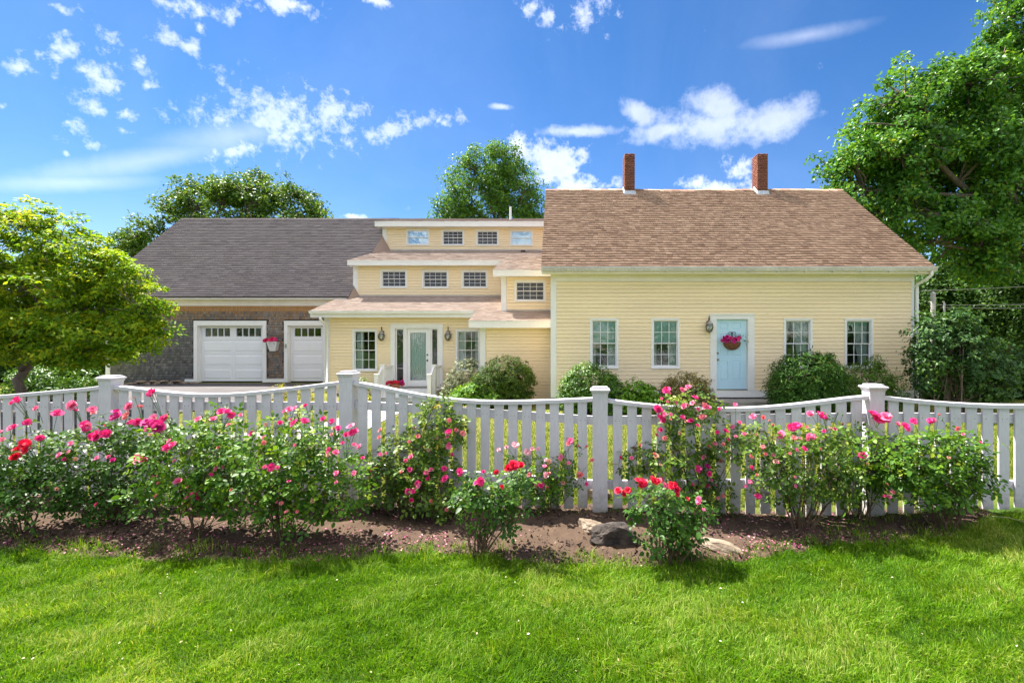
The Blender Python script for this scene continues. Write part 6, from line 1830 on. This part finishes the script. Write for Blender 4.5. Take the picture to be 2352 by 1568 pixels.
rose_bush('fan-shaped rose bush with many bare canes at its foot between the middle and right posts', (1847, 1224), 4.08, [(1850, 1072, 92, 78), (1790, 1092, 70, 68), (1900, 1012, 64, 48), (1760, 1012, 44, 44), (1930, 1100, 58, 58)], 'rose_light', 330,
          [(1729, 957, 20, 'pink'), (1752, 960, 16, 'salmon'), (1767, 967, 11, 'salmon'), (1698, 970, 13, 'pink'), (1753, 1026, 13, 'salmon'), (1759, 1043, 12, 'salmon'), (1794, 998, 25, 'pink'), (1827, 977, 33, 'hot'), (1862, 952, 22, 'hot'),
           (1878, 949, 18, 'hot'), (1893, 957, 30, 'hot'), (1825, 1005, 14, 'salmon'), (1863, 1002, 28, 'pink'), (1847, 1031, 18, 'hot'), (1814, 1041, 10, 'salmon'), (1782, 1058, 14, 'faded'), (1726, 1074, 14, 'hot'), (1738, 1091, 11, 'salmon'), (1741, 1139, 20, 'hot'), (1713, 1116, 11, 'pink')], 11, canes=22, leaf_L=0.040)
rose_bush('rose bush in front of the right tall post topped by one broad pink flower head', (1975, 1178), 4.3, [(1985, 1042, 80, 60), (1960, 1102, 60, 50), (2042, 1052, 60, 60)], 'rose', 210,
          [(2019, 962, 60, 'hot'), (1981, 1045, 23, 'hot')], 12, canes=10, leaf_L=0.042)
rose_bush('large leafy rose bush with thick slanting canes at the right end of the bed', (2177, 1223), 4.02, [(2150, 1062, 85, 76), (2200, 1082, 75, 70), (2080, 1062, 60, 60), (2130, 1122, 80, 48), (2220, 1032, 45, 50), (2252, 1110, 36, 36)], 'rose', 420,
          [(2070, 980, 38, 'hot'), (2098, 967, 22, 'hot'), (2136, 969, 27, 'hot'), (2156, 952, 9, 'salmon'), (2199, 984, 16, 'salmon'), (2037, 1112, 11, 'salmon'), (2270, 1072, 13, 'salmon')], 13, canes=22, leaf_L=0.042)

# ================================================================ flowers in containers
def container_flowers(t, c, spread, kind, n, size, seed, leaf='rhodo', leaves=60, L=0.06, mix=None):
    r_ = np.random.default_rng(seed)
    P = np.array(c) + r_.normal(size=(leaves, 3)) * np.array(spread) * 0.6
    Nn = unit(np.array([0, -0.4, 0.7]) + 0.5 * r_.normal(size=(leaves, 3)))
    A = r_.normal(size=(leaves, 3)); A = unit(A - (A * Nn).sum(1, keepdims=True) * Nn)
    V, tri = leaf_quads(P, A, Nn, L * r_.uniform(0.6, 1.2, leaves), L * 0.6 * np.ones(leaves))
    np_obj('foliage', V, [tri], LEAF[leaf], t, {'tint': np.repeat(r_.uniform(0, 1, leaves), 4)}, kind='stuff')
    for _ in range(n):
        p = Vector(c) + Vector((r_.uniform(-1, 1) * spread[0], -abs(r_.normal(0, 0.5)) * spread[1], r_.uniform(-0.4, 1) * spread[2]))
        k = kind if mix is None or r_.random() > 0.3 else mix
        bloom(t, p, size * r_.uniform(0.8, 1.25), k, Vector((r_.normal(0, 0.4), -0.8, 0.5)), int(r_.integers(0, 4)), r_.uniform(0, 6))


# basket on the blue door
y = WY + 0.03 - 0.02
cx = Xp(1681, y)
t = thing('hanging_basket', 'half basket of magenta flowers hanging from an iron scroll on the pale blue door', 'flower basket', (cx, y, Zp(785, y)))
sc_m = MB()
zb = Zp(782, y); zt = Zp(762, y)
sc_m.tube([(cx, y - 0.012, zb), (cx, y - 0.012, zt + 0.01)], 0.011, 6)
for s in (-1, 1):
    for (r0, ox, oz) in ((0.062, 0.072, -0.06), (0.052, 0.165, -0.15)):
        pts = [(cx + s * (ox + r0 * k_ * math.cos(a)), y - 0.012, zt + oz + r0 * k_ * math.sin(a)) for a, k_ in zip(np.linspace(math.pi, -math.pi * 0.9, 18), np.linspace(1, 0.35, 18))]
        pts = [(cx + s * (ox - r0), y - 0.012, zb)] + pts
        sc_m.tube(pts, 0.0075, 5)
obj('scroll_hanger', sc_m, M['iron'], t)
bk_ = MB()
nr, na = 6, 14
zt2 = Zp(786, y); hb = Zp(786, y) - Zp(804, y); rb_ = 0.26
for i in range(nr + 1):
    ph = i / nr * math.pi / 2
    for j in range(na + 1):
        a = math.pi + j / na * math.pi
        rr = rb_ * math.cos(ph)
        bk_.v.append((cx + rr * math.cos(a), y - 0.005 + rr * 0.65 * math.sin(a), zt2 - hb * math.sin(ph)))
for i in range(nr):
    for j in range(na):
        a = i * (na + 1) + j
        bk_.f.append((a, a + na + 1, a + na + 2, a + 1))
obj('basket', bk_, paint('coir_liner', (0.24, 0.11, 0.055), var=0.35, scale=20, fine=90, rough=0.95, bump=0.02), t, smooth=True)
container_flowers(t, (cx - 0.06, y - 0.10, zt2 + 0.06), (0.27, 0.10, 0.10), 'magenta', 15, 0.125, 31, mix='hot', leaves=26)
container_flowers(t, (cx + 0.20, y - 0.10, zt2 + 0.10), (0.16, 0.09, 0.12), 'magenta', 2, 0.10, 32, leaf='lilac', leaves=70, L=0.06)

# white lattice bucket on the garage wall
y = GYW - 0.03
cx, z0, z1 = Xp(632, y), Zp(805, y), Zp(785, y)
t = thing('wall_planter', 'white lattice bucket with pink flowers on the shingles between the garage doors', 'planter', (cx, y, (z0 + z1) / 2))
m = MB()
w0, w1 = 0.115, 0.19
dpt = 0.17
for s, (a0, a1) in enumerate((((-w0, -w1)), ((w0, w1)))): pass
m.add([(cx - w0, y - dpt, z0), (cx + w0, y - dpt, z0), (cx + w0, y, z0), (cx - w0, y, z0), (cx - w1, y - dpt - 0.06, z1), (cx + w1, y - dpt - 0.06, z1), (cx + w1, y, z1), (cx - w1, y, z1)],
      [(0, 3, 2, 1), (0, 1, 5, 4), (1, 2, 6, 5), (2, 3, 7, 6), (3, 0, 4, 7)])
obj('bucket', m, paint('grey_bucket_liner', (0.50, 0.51, 0.54), var=0.1, bump=0.002), t)
lt = MB()
for k in range(9):
    u = k / 8
    for v0, v1 in ((0, 1), (1, 0)):
        a = (cx - w0 + 2 * w0 * u, y - dpt - 0.006, z0); b_u = min(max(u + (0.45 if v0 == 0 else -0.45), 0), 1)
        b = (cx - w1 + 2 * w1 * b_u, y - dpt - 0.066, z1)
        lt.tube([a, b], 0.008, 4)
lt.tube([(cx - w1, y - dpt - 0.064, z1), (cx + w1, y - dpt - 0.064, z1)], 0.016, 5); lt.tube([(cx - w0, y - dpt - 0.004, z0), (cx + w0, y - dpt - 0.004, z0)], 0.016, 5)
obj('lattice', lt, M['white'], t)
container_flowers(t, (cx - 0.06, y - 0.14, z1 + 0.06), (0.26, 0.10, 0.075), 'hot', 17, 0.13, 33, mix='red', leaves=30)

# pot of dark red flowers on the landing
cx, y = Xp(907, 16.35), 16.35
t = thing('flower_pot', 'pot of dark red flowers standing on the entry landing', 'flower pot', (cx, y, pz))
obj('pot', MB().lathe([(0.13, 0.002), (0.17, 0.16), (0.185, 0.18), (0.185, 0.21), (0.16, 0.205)], (cx, y, pz), 14), paint('terracotta', (0.36, 0.15, 0.08), var=0.15), t, smooth=True)
container_flowers(t, (cx, y, pz + 0.22), (0.30, 0.16, 0.10), 'red', 22, 0.115, 34, leaf='rose_dark', mix='magenta', leaves=60)

# ================================================================ pole, wires, drive edging
pd = 19.0
px_ = Xp(2143, pd)
t = thing('utility_pole', 'weathered grey service pole among the trees behind the lilac', 'pole', (px_, pd, -0.3))
obj('shaft', MB().tube([(px_, pd, -0.5), (px_, pd, Zp(676, pd))], [0.10, 0.085], 9), paint('grey_pole', (0.52, 0.50, 0.49), var=0.2, scale=4, bump=0.01), t)
obj('pole_cap', MB().lathe([(0.10, 0), (0.10, 0.05), (0.02, 0.10)], (px_, pd, Zp(676, pd)), 9), M['gutter'], t)
obj('conduit', MB().tube([(px_ + 0.45, pd, -0.5), (px_ + 0.45, pd, Zp(696, pd)), (px_ + 0.40, pd, Zp(692, pd))], 0.035, 7), M['gutter'], t)
WR = [('topmost of the overhead wires, running up from the house corner past the pole', (2115, 668, 17.0), (2360, 641, 19.5), 0.016), ('middle one of the overhead wires right of the pole', (2148, 700, 19.0), (2360, 682, 19.0), 0.012), ('lowest of the overhead wires right of the pole', (2158, 706, 19.0), (2360, 691, 19.0), 0.012)]
for lab, a, b, rr in WR:
    a, b = at(*a), at(*b)
    b = a + (b - a) * 3.2
    pts = [a.lerp(b, k / 16) - Vector((0, 0, 0.35 * math.sin(math.pi * k / 16))) for k in range(17)]
    tag(obj('overhead_wire', MB().tube(pts, rr, 5), M['pewter'], smooth=True), lab, 'wire', 'overhead wires')
t = thing('stone_edging', 'low edging of flat brown stones along the left side of the garage drive', 'stone edging', (-15.6, 17.9, 0))
M['fieldstone'] = rock_mat('brown_fieldstone', (0.12, 0.085, 0.06), (0.30, 0.22, 0.15), 5)
rr = random.Random(5)
for k in range(13):
    x = -16.5 + k * 0.20 + rr.uniform(-0.04, 0.04); yy = 17.9 + 0.03 * k
    stone('stone', None, None, (x, yy, 0.055 + 0.075 * (k % 2) * (1 if 2 < k < 11 else 0)), (0.20, 0.16, 0.055), 60 + k, M['fieldstone'], parent=t, sub=2, rough=0.06)
hp = [px_ground(2262, 1196), px_ground(2285, 1193), px_ground(2315, 1196), px_ground(2345, 1204), px_ground(2372, 1216), px_ground(2400, 1240)]
tag(obj('garden_hose', MB().tube([(x, y, Gf(x, y) + 0.03) for x, y in hp], 0.0045, 6), plain('pale_hose', (0.30, 0.30, 0.14), 0.6), smooth=True), 'thin pale hose curving over the lawn beside the right fence section', 'hose')

# ================================================================ grass
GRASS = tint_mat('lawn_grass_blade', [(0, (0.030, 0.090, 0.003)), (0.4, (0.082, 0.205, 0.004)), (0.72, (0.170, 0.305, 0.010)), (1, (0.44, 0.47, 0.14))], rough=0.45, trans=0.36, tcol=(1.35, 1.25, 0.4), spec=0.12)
YARD = tint_mat('yard_grass_blade', [(0, (0.045, 0.095, 0.006)), (0.5, (0.105, 0.175, 0.010)), (0.85, (0.22, 0.23, 0.035)), (1, (0.38, 0.30, 0.10))], rough=0.6, trans=0.30, spec=0.2)


def flow(x, y):
    return 1.6 * np.sin(x * 1.3 + 1.7 * np.sin(y * 1.1)) + 1.3 * np.sin(y * 2.1 - x * 0.7 + 0.8) + 0.8 * np.sin(x * 4.3 + y * 3.1)


def patch(x, y):
    return 0.5 + 0.16 * np.sin(x * 1.9 + 1.3 * np.sin(y * 2.3)) + 0.12 * np.sin(y * 3.7 + x * 1.1 + 2) + 0.10 * np.sin(x * 6.1 - y * 5.3)


def tufts(x, y):
    """irregular clumps a hand or two across, from value noise on a jittered lattice"""
    out = np.zeros_like(x)
    for s_, a in ((0.11, 0.5), (0.23, 0.5)):
        for ox, oy in ((0, 0), (0.5, 0.5)):
            u, v = x / s_ + ox + 0.35 * np.sin(y * 5 / s_ * 0.11), y / s_ * 1.3 + oy + 0.35 * np.sin(x * 4 / s_ * 0.13)
            iu, iv = np.floor(u), np.floor(v)
            fu, fv = u - iu, v - iv
            fu, fv = fu * fu * (3 - 2 * fu), fv * fv * (3 - 2 * fv)
            h_ = lambda i, j: np.modf(np.abs(np.sin(i * 127.1 + j * 311.7 + s_ * 917) * 43758.5453))[0]
            out += a * 0.5 * ((h_(iu, iv) * (1 - fu) + h_(iu + 1, iv) * fu) * (1 - fv) + (h_(iu, iv + 1) * (1 - fu) + h_(iu + 1, iv + 1) * fu) * fv)
    return out


def blades(name, x, y, h, w, lean, mat, r_, tone=0.0, lift=None, seg=2):
    n = len(x)
    z = (G(x, y) if lift is None else lift) - 0.004
    tf = tufts(x, y)
    fl_ = flow(x, y) + 12.0 * (tf - 0.5) + r_.normal(0, 1.05, n)
    D = np.stack([np.cos(fl_), np.sin(fl_), np.zeros(n)], 1)
    ya = r_.uniform(0, 2 * np.pi, n)
    Sd = np.stack([np.cos(ya), np.sin(ya), np.zeros(n)], 1)
    P = np.stack([x, y, z], 1)
    up = np.array([0, 0, 1.0])
    le = lean[:, None]; hh = h[:, None]; ww = w[:, None]
    mid = P + up * hh * 0.55 * (1 - 0.25 * le) + D * hh * 0.30 * le
    tip = P + up * hh * (1 - 0.62 * le) + D * hh * 0.95 * le
    t = np.clip(patch(x, y) * 0.5 + 0.6 * (tf - 0.5) + r_.normal(0.24, 0.21, n) + tone, 0, 1)
    if seg == 2:
        V = np.stack([P - Sd * ww / 2, P + Sd * ww / 2, mid - Sd * ww * 0.42, mid + Sd * ww * 0.42, tip], 1).reshape(-1, 3)
        b = np.arange(n)[:, None] * 5
        pol = [b + np.array([[0, 1, 3, 2]]), b + np.array([[2, 3, 4]])]
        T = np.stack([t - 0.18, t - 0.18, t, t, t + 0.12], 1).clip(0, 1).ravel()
    else:
        V = np.stack([P - Sd * ww / 2, P + Sd * ww / 2, tip], 1).reshape(-1, 3)
        pol = [np.arange(n)[:, None] * 3 + np.array([[0, 1, 2]])]
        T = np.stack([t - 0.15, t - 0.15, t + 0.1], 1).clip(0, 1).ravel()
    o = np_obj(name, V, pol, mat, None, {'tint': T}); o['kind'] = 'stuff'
    return o


rg = np.random.default_rng(21)
n = 620000
yy = np.sqrt(rg.uniform(1.75 ** 2, 4.6 ** 2, n))
xx = rg.uniform(-1.42, 1.18, n) * yy + rg.uniform(-1, 1, n) * np.where(rg.uniform(0, 1, n) < 0.42, 2.6, 0.0)
k = (~in_bed(xx, yy)) & (yy < fence_y(xx) - 0.05) & ((xx < BED_X1) & (yy < bed_front(xx) + 0.02) | (xx >= BED_X1))
dens = np.clip(1.25 - 0.16 * yy, 0.4, 1)
k &= rg.uniform(0, 1, n) < dens
xx, yy = xx[k], yy[k]; n = len(xx)
edge_d = bed_front(xx) - yy
hgt = rg.uniform(0.035, 0.075, n) * (0.45 + 1.3 * tufts(xx, yy)) * np.where((edge_d > 0) & (edge_d < 0.12), 1.25, 1.0)
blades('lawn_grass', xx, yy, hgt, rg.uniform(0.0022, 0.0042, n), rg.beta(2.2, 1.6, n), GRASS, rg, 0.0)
nl = 110
lx_ = rg.uniform(-3.4, 3.2, nl); ly_ = rg.uniform(1.9, 3.5, nl)
kk_ = ~in_bed(lx_, ly_ - 0.05); lx_, ly_ = lx_[kk_], ly_[kk_]; nl = len(lx_)
Nn = unit(np.array([0, 0, 1.0]) + 0.6 * rg.normal(size=(nl, 3))); A = rg.normal(size=(nl, 3)); A = unit(A - (A * Nn).sum(1, keepdims=True) * Nn)
Ll = rg.uniform(0.008, 0.022, nl)
Vl, tri = leaf_quads(np.stack([lx_, ly_, G(lx_, ly_) + rg.uniform(0.02, 0.045, nl)], 1), A, Nn, Ll, Ll * 0.6)
o = np_obj('lawn_litter', Vl, [tri], tint_mat('dry_leaf_scrap', [(0, (0.28, 0.20, 0.10)), (0.6, (0.50, 0.44, 0.28)), (1, (0.66, 0.58, 0.46))], rough=0.8), None, {'tint': np.repeat(rg.uniform(0, 1, nl), 4)}); o['kind'] = 'stuff'
# ragged tufts where the lawn creeps into the bed, and weeds in it
tc = []
for _ in range(130):
    x = rg.uniform(-5.2, BED_X1); f = float(bed_front(x))
    off = abs(rg.normal(0, 0.07)) if x > -2.2 else abs(rg.normal(0, 0.13))
    tc.append((x, f + off, rg.uniform(0.5, 1.3)))
for _ in range(45): 
    x = rg.uniform(-3.5, BED_X1); tc.append((x, fence_y(x) - abs(rg.normal(0, 0.06)) - 0.02, rg.uniform(0.4, 1.1)))
for _ in range(25): 
    x = rg.uniform(2.3, 3.5); tc.append((x, rg.uniform(3.9, 4.4), rg.uniform(0.6, 1.4)))
tx = np.concatenate([rg.normal(c[0], 0.045, 26) for c in tc]); ty = np.concatenate([rg.normal(c[1], 0.035, 26) for c in tc]); tk = np.concatenate([np.full(26, c[2]) for c in tc])
n = len(tx)
blades('bed_edge_grass', tx, ty, rg.uniform(0.05, 0.11, n) * tk, rg.uniform(0.0025, 0.005, n), rg.beta(1.8, 2.2, n), GRASS, rg, 0.02, lift=np.where(in_bed(tx, ty), bed_z(tx, ty) - 0.01, G(tx, ty)))
# yard beyond the fence
n = 330000
yy = 4.75 + (13.4 - 4.75) * rg.uniform(0, 1, n) ** 1.35
xx = rg.uniform(-1.35, 1.15, n) * yy
def off_paving(x, y):
    dr = (y > 5.9) & (x > np.interp(y, [5.9, 9, 13, 18.7], [-15, -15, -15.4, -16.2])) & (x < np.interp(y, [5.9, 9, 13, 18.7], [-10.6, -9.4, -8.6, -8.45]))
    pa = (y > 10.3) & (x > -5.85) & (x < -4.35)
    cp_ = (y > 9.2) & (y < 10.3) & (x > np.interp(y, [9.2, 10.3], [-9.6, -8.9])) & (x < -4.3)
    return ~(dr | pa | cp_)
k = (yy > fence_y(xx) + 0.1) & off_paving(xx, yy)
xx, yy = xx[k], yy[k]; n = len(xx)
blades('yard_grass', xx, yy, rg.uniform(0.04, 0.085, n), rg.uniform(0.004, 0.009, n) * (0.6 + yy * 0.09), rg.beta(2, 2, n), YARD, rg, 0.0, seg=1)
n = 60000
yy = rg.uniform(12.5, 22, n); xx = rg.uniform(-24, 22, n)
k = ((xx < -16.5) | (xx > 10.6) | (yy < 13.8)) & off_paving(xx, yy)
xx, yy = xx[k], yy[k]; n = len(xx)
blades('far_yard_grass', xx, yy, rg.uniform(0.05, 0.12, n), rg.uniform(0.012, 0.022, n), rg.beta(2, 2, n), YARD, rg, -0.1, seg=1)
